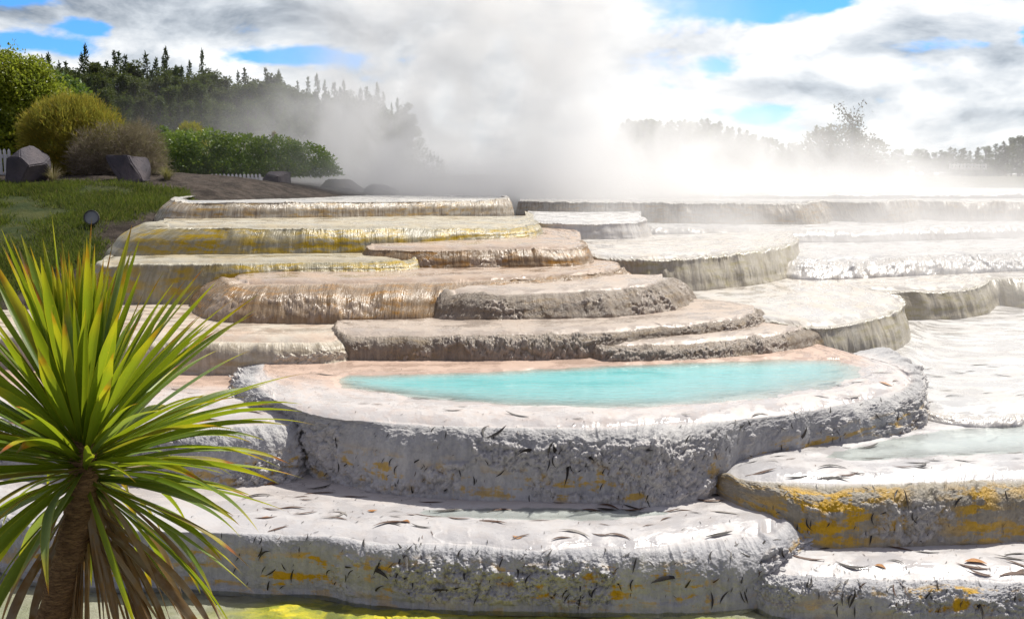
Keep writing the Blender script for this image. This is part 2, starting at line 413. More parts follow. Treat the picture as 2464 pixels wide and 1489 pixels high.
    root = empty('sinter_terrace', (float(Rr[N // 2, 0]), float(Rr[N // 2, 1]), float(Br[:, 2].min())))
    tag(root, label, 'terrace', group)
    off = np.array(root.location)
    for nm, a, b in (('shelf', 0, ns + 1), ('face', ns, rows)):
        g = G2[a:b] - off; c = N; r = b - a
        Q = grid_quads(r, c)
        if flip: Q = Q[:, ::-1]
        me = np_mesh(nm, g.reshape(-1, 3), Q, True, uv[a * N:b * N], {'t_face': T[a:b].ravel(), 'lump': lump[a:b].ravel()}, N2[a:b].reshape(-1, 3))
        mesh_obj(nm, me, mat, root)
    TIERS[key] = dict(G=G2, Nn=N2, T=T, px=project(G2), root=root)
    return root
# ------------------------------------------------------------------ terraces
def poly_sd(x, y, poly):
    """signed distance to a closed polygon, positive inside"""
    d = np.full(x.shape, 1e9); ins = np.zeros(x.shape, bool); k = len(poly)
    for i in range(k):
        ax, ay = poly[i]; bx, by = poly[(i + 1) % k]
        ex, ey = bx - ax, by - ay; l2 = ex * ex + ey * ey + 1e-12
        tt = np.clip(((x - ax) * ex + (y - ay) * ey) / l2, 0, 1)
        d = np.minimum(d, np.hypot(x - ax - tt * ex, y - ay - tt * ey))
        c = ((ay > y) != (by > y)) & (x < (bx - ax) * (y - ay) / (by - ay + 1e-12) + ax)
        ins ^= c
    return np.where(ins, d, -d)

def px_poly(L, z): return [tuple(at_z(p[0], p[1], z)[:2]) for p in L]
ZB, ZA, ZL = .853, .33, .56
POOL = px_poly([(795, 908), (835, 896), (930, 897), (1050, 893), (1180, 888), (1320, 882), (1450, 874), (1600, 868), (1760, 863), (1900, 858), (2020, 862), (2085, 880), (2090, 905), (2040, 928), (1950, 946), (1830, 962), (1690, 973), (1540, 979), (1400, 980), (1260, 976), (1130, 969), (1000, 957), (900, 944), (820, 930)], ZB)
def pool_fn(x, y):
    sd_ = poly_sd(x, y, POOL) + .06 * fbm2(x * 4, y * 4, 4, 91)
    return -(.35 + .8 * sstep(7.75, 8.9, y)) * (.22 - .165 * sstep(.4, 2.6, x + .3 * fbm2(x * 2, y * 2, 2, 94))) * sstep(0, .55, sd_) - .012 * sstep(-.02, .05, sd_)  # front-to-back depth puts the wall and sky reflections into the water colour
PUD_A = px_poly([(960, 1228), (1060, 1217), (1200, 1214), (1350, 1214), (1500, 1217), (1600, 1222), (1640, 1232), (1560, 1246), (1400, 1252), (1200, 1250), (1050, 1244)], ZA)
def pudA_fn(x, y):
    sd_ = poly_sd(x, y, PUD_A) + .03 * fbm2(x * 9, y * 9, 3, 92)
    return -.05 * sstep(0, .3, sd_) - .008 * sstep(-.02, .03, sd_)
PUD_L = px_poly([(1930, 1098), (2030, 1074), (2140, 1050), (2260, 1028), (2420, 1018), (2600, 1020), (2640, 1060), (2480, 1090), (2330, 1096), (2180, 1102), (2050, 1108)], ZL)
def pudL_fn(x, y):
    sd_ = poly_sd(x, y, PUD_L) + .03 * fbm2(x * 6, y * 6, 3, 93)
    return -.07 * sstep(0, .4, sd_) - .008 * sstep(-.02, .03, sd_)

m_front = sinter('front_sinter', (.50, .43, .375), (.53, .515, .51), (.40, .40, .415), (.55, .545, .54), (.66, .38, .004), 1.0, .38, streak=.15, rough=.40, shelf_rough=.24, bump=.7, dirt=.35, pinkback=.4, sthr=.51, swid=.07)
m_pool = sinter('pool_sinter', (.55, .39, .295), (.55, .52, .50), (.40, .395, .395), (.55, .54, .52), (.60, .36, .02), .85, .62, streak=.18, rough=.38, shelf_rough=.22, bump=.7, dirt=.3, pinkback=.9, sthr=.50, swid=.08)
m_low = sinter('yellow_sinter', (.50, .475, .46), (.54, .53, .525), (.33, .29, .21), (.42, .38, .31), (.66, .38, .005), 1.0, .22, streak=.25, rough=.36, shelf_rough=.18, bump=.7, dirt=.3, sthr=.46, swid=.08)
m_mid = sinter('pink_sinter', (.50, .39, .30), (.46, .39, .325), (.22, .17, .12), (.37, .305, .235), (.30, .19, .06), .5, .35, streak=.35, rough=.30, shelf_rough=.2, bump=.9, dirt=.4, pinkback=.5)
m_cream = sinter('cream_sinter', (.54, .42, .32), (.56, .50, .41), (.36, .30, .21), (.58, .52, .41), (.34, .22, .06), .5, .5, streak=.5, rough=.36, shelf_rough=.28, bump=.5, dirt=.25, fringe=.8, mottle=.12, fine=.35)
m_brown = sinter('brown_sinter', (.45, .33, .235), (.42, .335, .265), (.20, .125, .06), (.38, .28, .18), (.38, .18, .02), .9, .3, streak=.8, rough=.26, shelf_rough=.22, bump=.6, dirt=.3, fringe=.6, mottle=.12, fine=.35)
m_ochre = sinter('ochre_sinter', (.45, .38, .25), (.45, .42, .33), (.25, .22, .13), (.43, .40, .30), (.46, .31, .008), 1.0, .30, streak=.7, rough=.3, shelf_rough=.26, bump=.55, dirt=.15, fringe=.9, sthr=.41, mottle=.12, fine=.35)
m_top = sinter('top_sinter', (.42, .41, .38), (.48, .46, .42), (.24, .18, .115), (.48, .44, .36), (.36, .21, .03), .8, .32, streak=.8, rough=.28, shelf_rough=.26, bump=.55, dirt=.15, fringe=.95, mottle=.12, fine=.35)
m_shell = sinter('shell_sinter', (.52, .47, .40), (.56, .54, .50), (.44, .39, .29), (.58, .54, .45), (.38, .33, .12), .5, .1, streak=.6, rough=.22, shelf_rough=.2, bump=.55, dirt=.12, fringe=.7, mottle=.12, fine=.35)
m_pale = sinter('pale_sinter', (.52, .50, .47), (.57, .565, .55), (.54, .51, .47), (.66, .64, .61), (.45, .36, .22), .3, .2, streak=.45, rough=.22, shelf_rough=.22, bump=.5, dirt=.12, fringe=.5, mottle=.12, fine=.35)

tier('A', 'pale front terrace step with leaf-strewn shelf and yellow stained wall above the algae water',
     [(-200, 6.9), (-50, 6.6), (100, 6.35), (250, 6.2), (400, 6.1), (517, 6.1), (655, 6.1), (770, 6.05), (907, 5.98), (1114, 5.95), (1290, 5.92), (1459, 5.93), (1629, 6.0), (1760, 6.1), (1835, 6.17), (1895, 6.37), (1932, 6.7), (1945, 7.15)],
     [(-210, 6.700), (-60, 6.450), (95, 6.200), (241, 6.100), (390, 6.080), (510, 6.050), (655, 6.000), (770, 5.980), (900, 5.850), (1110, 5.780), (1290, 5.750), (1460, 5.740), (1640, 5.740), (1780, 5.800), (1880, 5.910, .06), (1950, 6.200, .1), (1980, 6.650, .12), (1995, 7.150, .12)],
     ZA, -.03, m_front, back=1.5, n=2.45, bump=.065, bump_t=.36, bcell=.085, flute=0.0030, drape=.035, wob=.05, step=1.6, sr=110, spow=1.2, shelf_fn=pudA_fn, edge=.05, edge_r=.26, seed=1)
tier('M', 'low wet terrace step in the bottom right corner with dark streaked grey wall',
     [(1790, 6.2), (1830, 5.98), (1900, 5.86), (2077, 5.80), (2220, 5.80), (2318, 5.80), (2463, 5.77), (2620, 5.77), (2800, 5.85)],
     [(1800, 5.920), (1840, 5.750), (1900, 5.670), (2077, 5.640), (2220, 5.620), (2318, 5.610), (2463, 5.590), (2620, 5.570), (2800, 5.670)],
     .17, -.03, m_front, back=1.4, n=2.4, bump=.035, bump_t=.15, bcell=.055, flute=0.0040, drape=.03, wob=.05, step=1.6, sr=90, spow=1.2, edge=.05, edge_r=.26, seed=2)
tier('N', 'pinkish terrace step with knobbly wall seen behind the cabbage tree leaves',
     [(-150, 8.0), (0, 7.6), (150, 7.45), (300, 7.4), (420, 7.35), (520, 7.32), (610, 7.35), (670, 7.45), (700, 7.6), (705, 7.9), (690, 8.3)],
     [(-160, 7.7), (0, 7.3), (150, 7.15), (300, 7.1), (420, 7.05), (530, 7.02), (630, 7.05), (705, 7.15), (735, 7.45), (740, 7.9), (715, 8.3)],
       .75, .31, m_pool, back=2.6, n=2.4, bump=.06, bump_t=.2, bcell=.06, flute=0.0030, drape=.03, step=1.9, sr=80, edge=.05, edge_r=.26, seed=3)
tier('B', 'wide grey terrace step holding the turquoise pool',
     [(640, 868), (628, 905), (648, 945), (705, 972), (785, 990), (940, 1003), (1114, 1010), (1290, 1010), (1459, 1008), (1629, 1000), (1810, 988), (1940, 972), (2043, 953), (2130, 935), (2190, 915), (2195, 895), (2140, 875), (2060, 855)] and
     [tuple([p[0], at_z(p[0], p[1], ZB)[1]]) for p in [(640, 868), (628, 905), (648, 945), (705, 972), (785, 990), (940, 1003), (1114, 1010), (1290, 1010), (1459, 1008), (1629, 1000), (1810, 988), (1940, 972), (2043, 953), (2130, 935), (2185, 915), (2185, 893), (2120, 868), (2020, 850)]],
     [(lambda p: (p[0], at_z(*p)[1], p[2]))(p) for p in [(585, 869, .74), (560, 925, .73), (590, 978, .72), (690, 1038, .58), (745, 1145, .32), (910, 1186, .32), (1100, 1203, .32), (1285, 1208, .32), (1459, 1211, .32), (1615, 1211, .33), (1785, 1160, .36), (1935, 1110, .45), (2077, 1060, .55), (2185, 1036, .55), (2225, 1000, .6), (2225, 945, .61), (2190, 898, .60), (2130, 862, .60)]],
     ZB, .33, m_pool, inner=[(lambda p: (p[0], at_z(p[0], p[1], ZB)[1]))(p) for p in [(640, 872), (648, 869), (665, 866), (720, 862), (790, 858), (950, 853), (1114, 850), (1280, 848), (1440, 846), (1590, 843), (1740, 840), (1840, 837), (1890, 834), (1920, 832), (1940, 830), (1950, 828), (1955, 826), (1960, 824)]],
     n=2.45, bump=.06, bump_t=.36, bcell=.085, flute=0.0035, drape=.035, wob=.04, step=1.6, sr=150, spow=1.15, shelf_fn=pool_fn, edge=.05, edge_r=.26, seed=4)
tier('L', 'grey rounded terrace step at right with deep yellow wall and pale blue puddle',
     [(1650, 7.4, .40), (1725, 6.95, .47), (1795, 6.64, .53), (1880, 6.53), (2000, 6.49), (2146, 6.5), (2300, 6.54), (2430, 6.6), (2575, 6.72), (2770, 7.0), (2920, 7.6)],
     [(1645, 7.3, .33), (1715, 6.88, .33), (1790, 6.53, .33), (1885, 6.33, .26), (1990, 6.22, .16), (2146, 6.24, .16), (2300, 6.28), (2440, 6.32), (2590, 6.42), (2790, 6.7), (2950, 7.3)],
     ZL, .16, m_low, back=2.4, n=2.7, bump=.03, bump_t=.45, bcell=.062, flute=0.0060, drape=.03, wob=.03, step=1.6, sr=100, spow=1.2, shelf_fn=pudL_fn, edge=.05, edge_r=.26, seed=5)
tier('K', 'low flat glistening terrace step at the right edge beyond the pool',
     [(1990, 9.9, .6), (2100, 9.1, .62), (2180, 8.7), (2225, 8.3), (2290, 8.12), (2380, 8.1), (2463, 8.15), (2600, 8.3), (2800, 8.8)],
     [(1985, 9.7, .5), (2090, 8.9, .5), (2170, 8.5, .5), (2222, 8.1), (2290, 7.9), (2380, 7.86), (2463, 7.92), (2610, 8.05), (2820, 8.6)],
     .63, .54, m_pale, back=7.8, n=2.2, bump=.02, bump_t=.2, bcell=.06, flute=0.0050, drape=.02, step=2, sr=120, spow=1.2, seed=6)
tier('C', 'long knobbly brown terrace step directly behind the turquoise pool',
     [(812, 10.0), (818, 9.6), (850, 9.42), (950, 9.4), (1080, 9.4), (1217, 9.45), (1350, 9.5), (1480, 9.65), (1600, 9.9), (1700, 10.15), (1780, 10.5), (1812, 10.9, 1.09), (1800, 11.4, 1.05), (1740, 12.0, 1.01)],
     [(800, 10, .84), (800, 9.5, .84), (845, 9.2), (950, 9.18), (1080, 9.18), (1217, 9.2), (1350, 9.25), (1490, 9.45, .97), (1610, 9.7, .97), (1715, 9.95, .97), (1800, 10.3, .98), (1840, 10.85, 1.0), (1825, 11.4, 1.01), (1760, 12, 1.01)],
     1.097, .835, m_mid, back=[2.0] * 9 + [1.7, 1.0, .45, .2, .1], n=2.4, bump=.035, bump_t=.25, bcell=.055, flute=0.0039, drape=.03, step=1.9, sr=60, edge=.045, edge_r=.22, seed=7)
tier('C2', 'lower dark glinting ledge at the right end of the long brown step by the pool',
     [(1455, 9.75, .97), (1450, 9.5, .97), (1480, 9.38), (1560, 9.4), (1660, 9.5), (1760, 9.7), (1850, 9.95), (1920, 10.25), (1952, 10.6), (1945, 11), (1900, 11.5)],
     [(1430, 9.6), (1425, 9.3), (1470, 9.15), (1560, 9.17), (1665, 9.25), (1770, 9.4), (1870, 9.65), (1950, 10.0), (1990, 10.5, .8), (1980, 11, .8), (1930, 11.5, .84)],
     1.0, .835, m_mid, back=[1.2] * 7 + [.8, .4, .2, .1], n=2.5, bump=.03, bump_t=.1, bcell=.06, flute=0.0044, drape=.025, step=1.9, sr=50, edge=.045, edge_r=.22, seed=8)
tier('Cl', 'smooth cream terrace step with rounded right end left of the pool',
     [(-120, 9.75), (0, 9.6), (150, 9.45), (300, 9.35), (450, 9.28), (590, 9.25), (720, 9.25), (795, 9.32), (828, 9.6), (824, 10.0), (800, 10.5)],
     [(-130, 9.55, .74), (0, 9.4, .74), (150, 9.2, .74), (300, 9.1, .74), (450, 9.05, .74), (590, 9.02, .75), (725, 9.0, .8), (820, 9.1), (860, 9.5), (855, 10), (825, 10.5)],
     1.06, .84, m_cream, back=2.8, n=2.5, bump=.03, bump_t=.55, bcell=.06, flute=0.0039, drape=.03, step=1.9, sr=60, rough=.0022, edge=.045, edge_r=.22, seed=9)
tier('D1', 'long tan terrace step with brown stained wall in the middle of the mound',
     [(560, 11.9, 1.36), (575, 11.2, 1.40), (600, 10.95, 1.42), (680, 10.85), (800, 10.85), (950, 10.95), (1080, 11.1), (1200, 11.3), (1320, 11.6), (1420, 12.0), (1485, 12.5, 1.42), (1490, 13.1, 1.3), (1440, 14, 1.15)],
     [(470, 11.9, 1.07), (480, 11.0, 1.07), (530, 10.4, 1.07), (660, 10.2), (790, 10.2), (930, 10.25), (1060, 10.4), (1200, 11.0, 1.34), (1330, 11.3, 1.34), (1430, 11.7, 1.34), (1510, 12.2, 1.28), (1520, 12.9, 1.2), (1460, 14, 1.2)],
     1.44, 1.08, m_brown, back=2.2, n=2.2, lip=.04, bump=.02, bump_t=.6, bcell=.06, flute=0.0055, drape=.035, step=1.9, sr=50, rough=.0022, edge=.045, edge_r=.22, seed=10)
tier('D2', 'knobbly grey-brown lobe of the mound with rough right flank below the long tan step',
     [(1085, 10.95, 1.34), (1095, 10.6, 1.35), (1130, 10.5), (1220, 10.5), (1320, 10.6), (1420, 10.75), (1510, 11.0), (1570, 11.3), (1592, 11.8), (1585, 12.4, 1.28), (1540, 13, 1.1)],
     [(1040, 10.6), (1050, 10.3), (1090, 10.2), (1210, 10.2), (1330, 10.25), (1440, 10.35), (1545, 10.6), (1625, 11.0, 1.06), (1665, 11.6, 1.04), (1660, 12.4, 1.03), (1600, 13, 1.03)],
     1.37, 1.08, m_mid, back=[1.2] * 7 + [.8, .4, .2, .1], n=2.1, lip=.02, bump=.04, bump_t=.35, bcell=.055, flute=0.0055, drape=.035, step=1.9, sr=50, edge=.045, edge_r=.22, seed=11)
tier('El', 'smooth grey-blue terrace step with ochre wall at the left of the mound',
     [(300, 13.3), (262, 12.6, 1.54), (262, 12.1, 1.53), (330, 12.0, 1.56), (450, 12.0), (600, 12.05), (750, 12.1), (850, 12.15), (930, 12.25), (985, 12.5), (1000, 12.9), (990, 13.4)],
     [(255, 13.2, 1.08), (215, 12.4, 1.06), (222, 11.85, 1.06), (300, 11.75, 1.06), (420, 11.75, 1.06), (600, 11.75, 1.3), (750, 11.8), (850, 11.8), (940, 11.9), (1003, 12.15), (1020, 12.8), (1008, 13.3)],
     1.573, 1.42, m_ochre, back=2.0, n=2.2, lip=.03, flute=0.0039, drape=.02, step=1.9, sr=40, rough=.0022, edge=.045, edge_r=.22, seed=12)
tier('Er', 'dark brown fluted terrace step with glinting rim below the second highest step',
     [(930, 13.1), (895, 12.9), (905, 12.65), (980, 12.55), (1080, 12.6), (1180, 12.7), (1280, 12.75), (1350, 12.9, 1.67), (1388, 13.2, 1.66), (1393, 13.7, 1.66), (1370, 14.4, 1.67), (1320, 15.3), (1290, 16.0)],
     [(915, 13.0, 1.5), (868, 12.85, 1.44), (880, 12.45, 1.43), (975, 12.3), (1080, 12.3), (1185, 12.4), (1290, 12.45), (1375, 12.6), (1420, 12.95), (1425, 13.6), (1400, 14.3), (1345, 15.3), (1310, 16)],
     1.687, 1.42, m_brown, back=2.6, n=2.1, lip=.035, bump=.015, bump_t=.6, bcell=.055, flute=0.0060, drape=.03, step=1.8, sr=50, rough=.0022, edge=.045, edge_r=.22, seed=13)
tier('F', 'second highest terrace step of the mound with olive and ochre wall',
     [(440, 15.0, 1.93), (405, 14.0, 1.94), (400, 13.3, 1.94), (440, 13.1, 1.94), (560, 13.1, 1.94), (700, 13.2, 1.93), (850, 13.4, 1.92), (1000, 13.8, 1.90), (1120, 14.2, 1.87), (1220, 14.7, 1.85), (1270, 15.2, 1.84), (1283, 16.0, 1.84), (1262, 17.5, 1.84)],
     [(400, 15.3, 1.55), (320, 14.2, 1.54), (270, 13.2, 1.54), (330, 12.75, 1.55), (520, 12.75, 1.55), (690, 12.85, 1.55), (850, 13.0, 1.55), (1000, 13.35, 1.58), (1120, 13.85, 1.66), (1225, 14.3, 1.67), (1290, 14.9, 1.67), (1304, 15.9, 1.67), (1285, 17.4, 1.67)],
     1.94, 1.55, m_ochre, back=3.2, n=2.3, lip=.05, flute=0.0055, drape=.02, step=1.8, sr=50, rough=.0022, edge=.045, edge_r=.22, seed=14)
tier('G', 'highest terrace step of the mound with pale dripping lip and brown wall',
     [(470, 17.5, 2.22), (440, 16.2, 2.22), (450, 15.3, 2.21), (520, 15.2, 2.21), (640, 15.5, 2.21), (760, 15.9, 2.20), (900, 16.5, 2.19), (1050, 17.5, 2.17), (1150, 18.5, 2.15), (1198, 19.3, 2.14), (1216, 20.2, 2.14), (1205, 21.5, 2.14)],
     [(440, 17.5, 1.92), (380, 16, 1.91), (405, 14.9, 1.91), (505, 14.95, 1.91), (630, 15.2, 1.91), (760, 15.6, 1.90), (900, 16.2, 1.89), (1050, 17.15, 1.87), (1150, 18.1, 1.85), (1212, 18.8, 1.83), (1234, 19.8, 1.83), (1222, 21.3, 1.83)],
     2.2, 1.9, m_top, basin=.08, back=6.5, n=2.5, lip=.06, flute=0.0066, drape=.02, step=1.8, sr=40, rough=.0022, seed=15)
tier('I', 'pale wet terrace of two rounded lobes with fluted edges right of the mound',
     [(1640, 11.3), (1740, 11.0), (1830, 10.75), (1900, 10.5), (1945, 10.38), (1990, 10.45), (2040, 10.7), (2095, 11.1), (2138, 11.55), (2160, 12.1), (2150, 12.7), (2112, 13.2), (2078, 13.65), (2120, 13.72), (2200, 13.65), (2285, 13.8), (2342, 14.2), (2362, 14.9), (2372, 15.5), (2430, 15.3), (2520, 15.1), (2640, 15.2), (2780, 15.5)],
     [(1640, 11.1, .83), (1745, 10.8, .83), (1840, 10.5, .83), (1915, 10.25, .7), (1965, 10.15, .6), (2010, 10.22, .58), (2062, 10.42, .58), (2122, 10.8, .58), (2168, 11.25, .59), (2188, 12.0, .61), (2178, 12.7, .61), (2138, 13.1, .61), (2095, 13.4, .61), (2150, 13.35, .61), (2225, 13.3, .61), (2310, 13.45, .61), (2370, 13.9, .61), (2392, 14.6, .61), (2405, 14.9, .61), (2445, 14.6, .61), (2535, 14.4, .61), (2660, 14.5, .61), (2800, 14.8, .61)],
     1.04, .63, m_shell, inner=[(1500, 13.5), (1550, 13.6), (1620, 13.8), (1700, 14.1), (1730, 14.3), (1755, 14.5), (1780, 14.7), (1800, 14.9), (1820, 15.1), (1850, 15.3), (1880, 15.5), (1920, 15.6), (1980, 15.7), (2030, 15.8), (2090, 15.9), (2150, 16.1), (2200, 16.2), (2240, 16.3), (2280, 16.4), (2420, 16.8), (2520, 16.9), (2640, 17), (2780, 17.2)],
     n=2.0, lip=.04, flute=0.0077, drape=.035, step=1.8, sr=90, spow=1.2, rough=.0022, edge=.045, edge_r=.22, seed=16)
tier('H', 'large curved shell-like terrace with greenish fluted rim half lost in steam',
     [(1380, 14.2), (1440, 13.6), (1500, 13.4), (1570, 13.4), (1650, 13.6), (1730, 14.1), (1810, 14.8), (1870, 15.6), (1903, 16.4), (1900, 17.3), (1860, 18.3)],
     [(1370, 14, 1.2), (1440, 13.35, 1.1), (1508, 13.15), (1580, 13.1), (1665, 13.2), (1750, 13.6), (1838, 14.2), (1895, 15.0), (1928, 16), (1922, 17.2), (1880, 18.3)],
     1.507, 1.02, m_shell, back=4.6, n=2.0, lip=.06, flute=0.0088, drape=.03, step=1.8, sr=60, rough=.0022, edge=.045, edge_r=.22, seed=17)
tier('S', 'pale steaming terrace step right of the highest steps of the mound',
     [(1270, 17.6), (1330, 17.1), (1420, 17.0), (1500, 17.2), (1540, 17.7), (1535, 18.5)],
     [(1260, 17.4), (1330, 16.85), (1425, 16.75), (1515, 16.9), (1562, 17.5), (1558, 18.5)],
     1.81, 1.48, m_pale, back=4, n=2.1, lip=.05, flute=0.0077, drape=.03, step=1.8, sr=40, rough=.0022, edge=.045, edge_r=.22, seed=18)
tier('R3', 'white cascade step where hot water riffles down behind the two pale lobes',
     [(1860, 16.6), (1930, 15.6), (2000, 15.4), (2100, 15.7), (2250, 16.2), (2400, 16.6), (2550, 17), (2750, 17.5)],
     [(1840, 16.3), (1900, 14.9), (2000, 14.7), (2110, 15), (2270, 15.5), (2420, 15.9), (2570, 16.3), (2780, 16.9)],
     1.31, 1.02, m_pale, back=4.5, n=2.0, bump=.04, bump_t=.05, bcell=.12, flute=0.0110, drape=.05, step=1.9, sr=50, seed=19)
tier('R2', 'long pale fluted terrace step crossing the steam at the right',
     [(1540, 20.5), (1650, 20.1), (1760, 19.9), (1850, 19.4), (1960, 19.3), (2100, 19.5), (2250, 20), (2400, 20.6), (2550, 21.3), (2750, 22.3)],
     [(1535, 20.1), (1650, 19.7), (1765, 19.4), (1855, 18.9), (1965, 18.8), (2110, 19), (2260, 19.5), (2415, 20.1), (2570, 20.8), (2780, 21.8)],
     1.57, 1.29, m_pale, back=5, n=2.1, lip=.05, flute=0.0088, drape=.03, step=1.9, sr=40, rough=.0022, seed=20)
tier('R1', 'highest lobed terrace step at the right with brown rounded bosses in the steam',
     [(1250, 22.5), (1400, 22), (1560, 21.6), (1700, 21.2), (1820, 21.0), (1910, 21.0), (1950, 21.5), (1960, 22.2), (1990, 22.4), (2060, 21.9), (2120, 21.8), (2160, 22.4), (2200, 23.2), (2280, 22.6), (2400, 22.6), (2550, 23), (2750, 24)],
     [(1240, 22.1), (1395, 21.6), (1560, 21.2), (1705, 20.8), (1830, 20.5), (1935, 20.5), (1985, 21.1), (1995, 21.9), (2020, 22), (2080, 21.4), (2145, 21.2), (2190, 21.9), (2215, 22.7), (2290, 22), (2410, 22), (2570, 22.5), (2780, 23.5)],
     2.05, 1.54, m_top, basin=.08, back=6, n=2.1, lip=.06, flute=0.0077, drape=.04, step=1.9, sr=40, rough=.0022, seed=21)
tier('R0', 'faint far rim of the hot spring above the lobed step',
     [(1450, 27), (1700, 26.3), (1900, 26), (2100, 26), (2300, 26.2), (2500, 26.8), (2750, 28)],
     [(1450, 26.7), (1700, 26.0), (1900, 25.7), (2100, 25.7), (2300, 25.9), (2500, 26.5), (2750, 27.7)],
     2.13, 2.02, m_pale, back=9, n=2.4, flute=0.0066, drape=.03, step=2.5, sr=30, rough=.0022, seed=22)

# ------------------------------------------------------------------ water
def water_mat(name, deep, shallow, k=14.0, rough=.04, ripple=.25, rscale=9, alpha_max=.93, rstretch=(1, 2.2, 1)):
    """milky mineral water: the deeper it is the less one sees of the bed (attribute 'depth')"""
    m, t = new_mat(name)
    d = t.n('ShaderNodeAttribute', attribute_name='depth').outputs['Fac']
    al = t.math('MULTIPLY', t.math('SUBTRACT', 1.0, t.math('EXPONENT', t.math('MULTIPLY', d, -k))), alpha_max)
    pos = t.mapv(t.n('ShaderNodeTexCoord').outputs['Object'], rstretch)
    c = t.mix(t.ramp(d, .0, .2), shallow, deep)
    c = t.mix(t.math('MULTIPLY', t.ramp(t.noise(pos, 1.3, 4), .35, .65), .5), c, shallow)
    h = t.math('ADD', t.noise(pos, rscale, 3, .5), t.math('MULTIPLY', t.noise(pos, rscale * 4.3, 3, .5), .35))
    b = t.n('ShaderNodeBump', {'Strength': ripple, 'Distance': .02, 'Height': h}).outputs[0]
    dif = t.n('ShaderNodeBsdfDiffuse', {'Color': c})
    tr = t.n('ShaderNodeBsdfTransparent', {'Color': (.93, .98, .97, 1)})
    body = t.n('ShaderNodeMixShader', {0: al, 1: tr, 2: dif})
    gl = t.n('ShaderNodeBsdfGlossy', {'Color': (1, 1, 1, 1), 'Roughness': rough, 'Normal': b})
    fr = t.n('ShaderNodeFresnel', {'IOR': 1.33, 'Normal': b})
    t.out(t.n('ShaderNodeMixShader', {0: fr.outputs[0], 1: body.outputs[0], 2: gl.outputs[0]}).outputs[0])
    return m

def water_sheet(name, poly, z, depth_fn, mat, nx=260, ny=130, grow=.12):
    xs = [p[0] for p in poly]; ys = [p[1] for p in poly]
    X, Y = np.meshgrid(np.linspace(min(xs) - grow, max(xs) + grow, nx), np.linspace(min(ys) - grow, max(ys) + grow, ny))
    dep = -depth_fn(X, Y)
    V = np.stack([X, Y, np.full(X.shape, z)], -1).reshape(-1, 3); Q = grid_quads(ny, nx)
    keep = (poly_sd(X, Y, poly).ravel()[Q] > -grow).any(1); Q = Q[keep]
    used = np.unique(Q); mp = np.full(len(V), -1); mp[used] = np.arange(len(used))
    me = np_mesh(name, V[used], mp[Q], True, None, {'depth': np.clip(dep.ravel()[used] - .010, 0, 1)})
    return tag(mesh_obj(name, me, mat), kind='structure')

w_pool = water_mat('turquoise_water', (.02, .42, .43), (.30, .70, .71), 17, .02, .28, 7, rstretch=(1, 2.6, 1))
w_pud = water_mat('pale_water', (.50, .62, .62), (.62, .68, .66), 18, .05, .25, 10, .75)
water_sheet('pool_water', POOL, ZB - .014, pool_fn, w_pool, 420, 170)
water_sheet('shelf_water', PUD_A, ZA - .010, pudA_fn, w_pud, 220, 60, .05)
water_sheet('puddle_water', PUD_L, ZL - .010, pudL_fn, w_pud, 260, 90, .05)

# front water over an algae covered bed
xs = np.linspace(-3.6, 4.2, 620); ys = np.linspace(4.3, 6.9, 170)
X, Y = np.meshgrid(xs, ys)
algae_edge = np.interp(X, [-3.6, -1.9, -1.43, -1.15, -.62, 0, .4, .9, 1.6, 4.2], [5.6, 5.8, 5.97, 5.94, 5.88, 5.81, 5.78, 5.75, 5.68, 5.5])
Z = -.075 + .03 * fbm2(X * 2, Y * 2, 4, 51) + .012 * fbm2(X * 14, Y * 14, 3, 52) + .03 * sstep(.0, .25, algae_edge - Y) * (fbm2(X * 3.5, Y * 6, 4, 53) * .8 + .25)
alg = sstep(-.03, .1, algae_edge - Y + .09 * fbm2(X * 5, Y * 8, 4, 54)) * sstep(-1.95, -1.5, X + .2 * fbm2(X * 3, Y * 3, 2, 55)) * (1 - .55 * sstep(1.0, 2.0, X)) * sstep(5.1, 5.4, Y)
m, t = new_mat('bed_silt')
pos = t.n('ShaderNodeTexCoord').outputs['Object']
al = t.n('ShaderNodeAttribute', attribute_name='algae').outputs['Fac']
silt = t.mix(t.ramp(t.noise(t.mapv(pos, (1, 2.5, 1)), 7, 5, .65), .35, .65), (.40, .35, .24), (.52, .47, .36))
algc = t.mix(t.ramp(t.noise(t.mapv(pos, (1, 2, 1)), 5, 5, .65), .35, .62), (.30, .32, .015), (.80, .66, .01))
algc = t.mix(t.ramp(t.noise(pos, 4.2, 4), .56, .66, 0, .8), algc, (.12, .14, .015))
greenish = t.mix(t.ramp(t.noise(pos, 3, 4), .42, .62, 0, .5), silt, (.20, .22, .07))
bc = t.mix(al, greenish, algc)
bc = t.mix(t.ramp(t.noise(pos, 60, 3, .7), .6, .75, 0, .5), bc, (.12, .11, .05))
bb = t.n('ShaderNodeBump', {'Strength': .6, 'Distance': .02, 'Height': t.noise(pos, 70, 4, .7)}).outputs[0]
t.out(t.n('ShaderNodeBsdfPrincipled', {'Base Color': bc, 'Roughness': .45, 'Normal': bb}).outputs[0])
me = np_mesh('stream_bed', np.stack([X, Y, Z], -1).reshape(-1, 3), grid_quads(len(ys), len(xs)), True, None, {'algae': alg.ravel()})
tag(mesh_obj('stream_bed', me, m), kind='structure')
w_front = water_mat('clear_water', (.30, .32, .14), (.42, .42, .26), 2.5, .04, .22, 12, .6)
xs2 = np.linspace(-3.6, 4.2, 200); ys2 = np.linspace(4.3, 6.9, 80); X2, Y2 = np.meshgrid(xs2, ys2)
me = np_mesh('stream_water', np.stack([X2, Y2, np.full(X2.shape, -.055)], -1).reshape(-1, 3), grid_quads(80, 200), True, None, {'depth': np.full(X2.size, .04)})
tag(mesh_obj('stream_water', me, w_front), kind='structure')

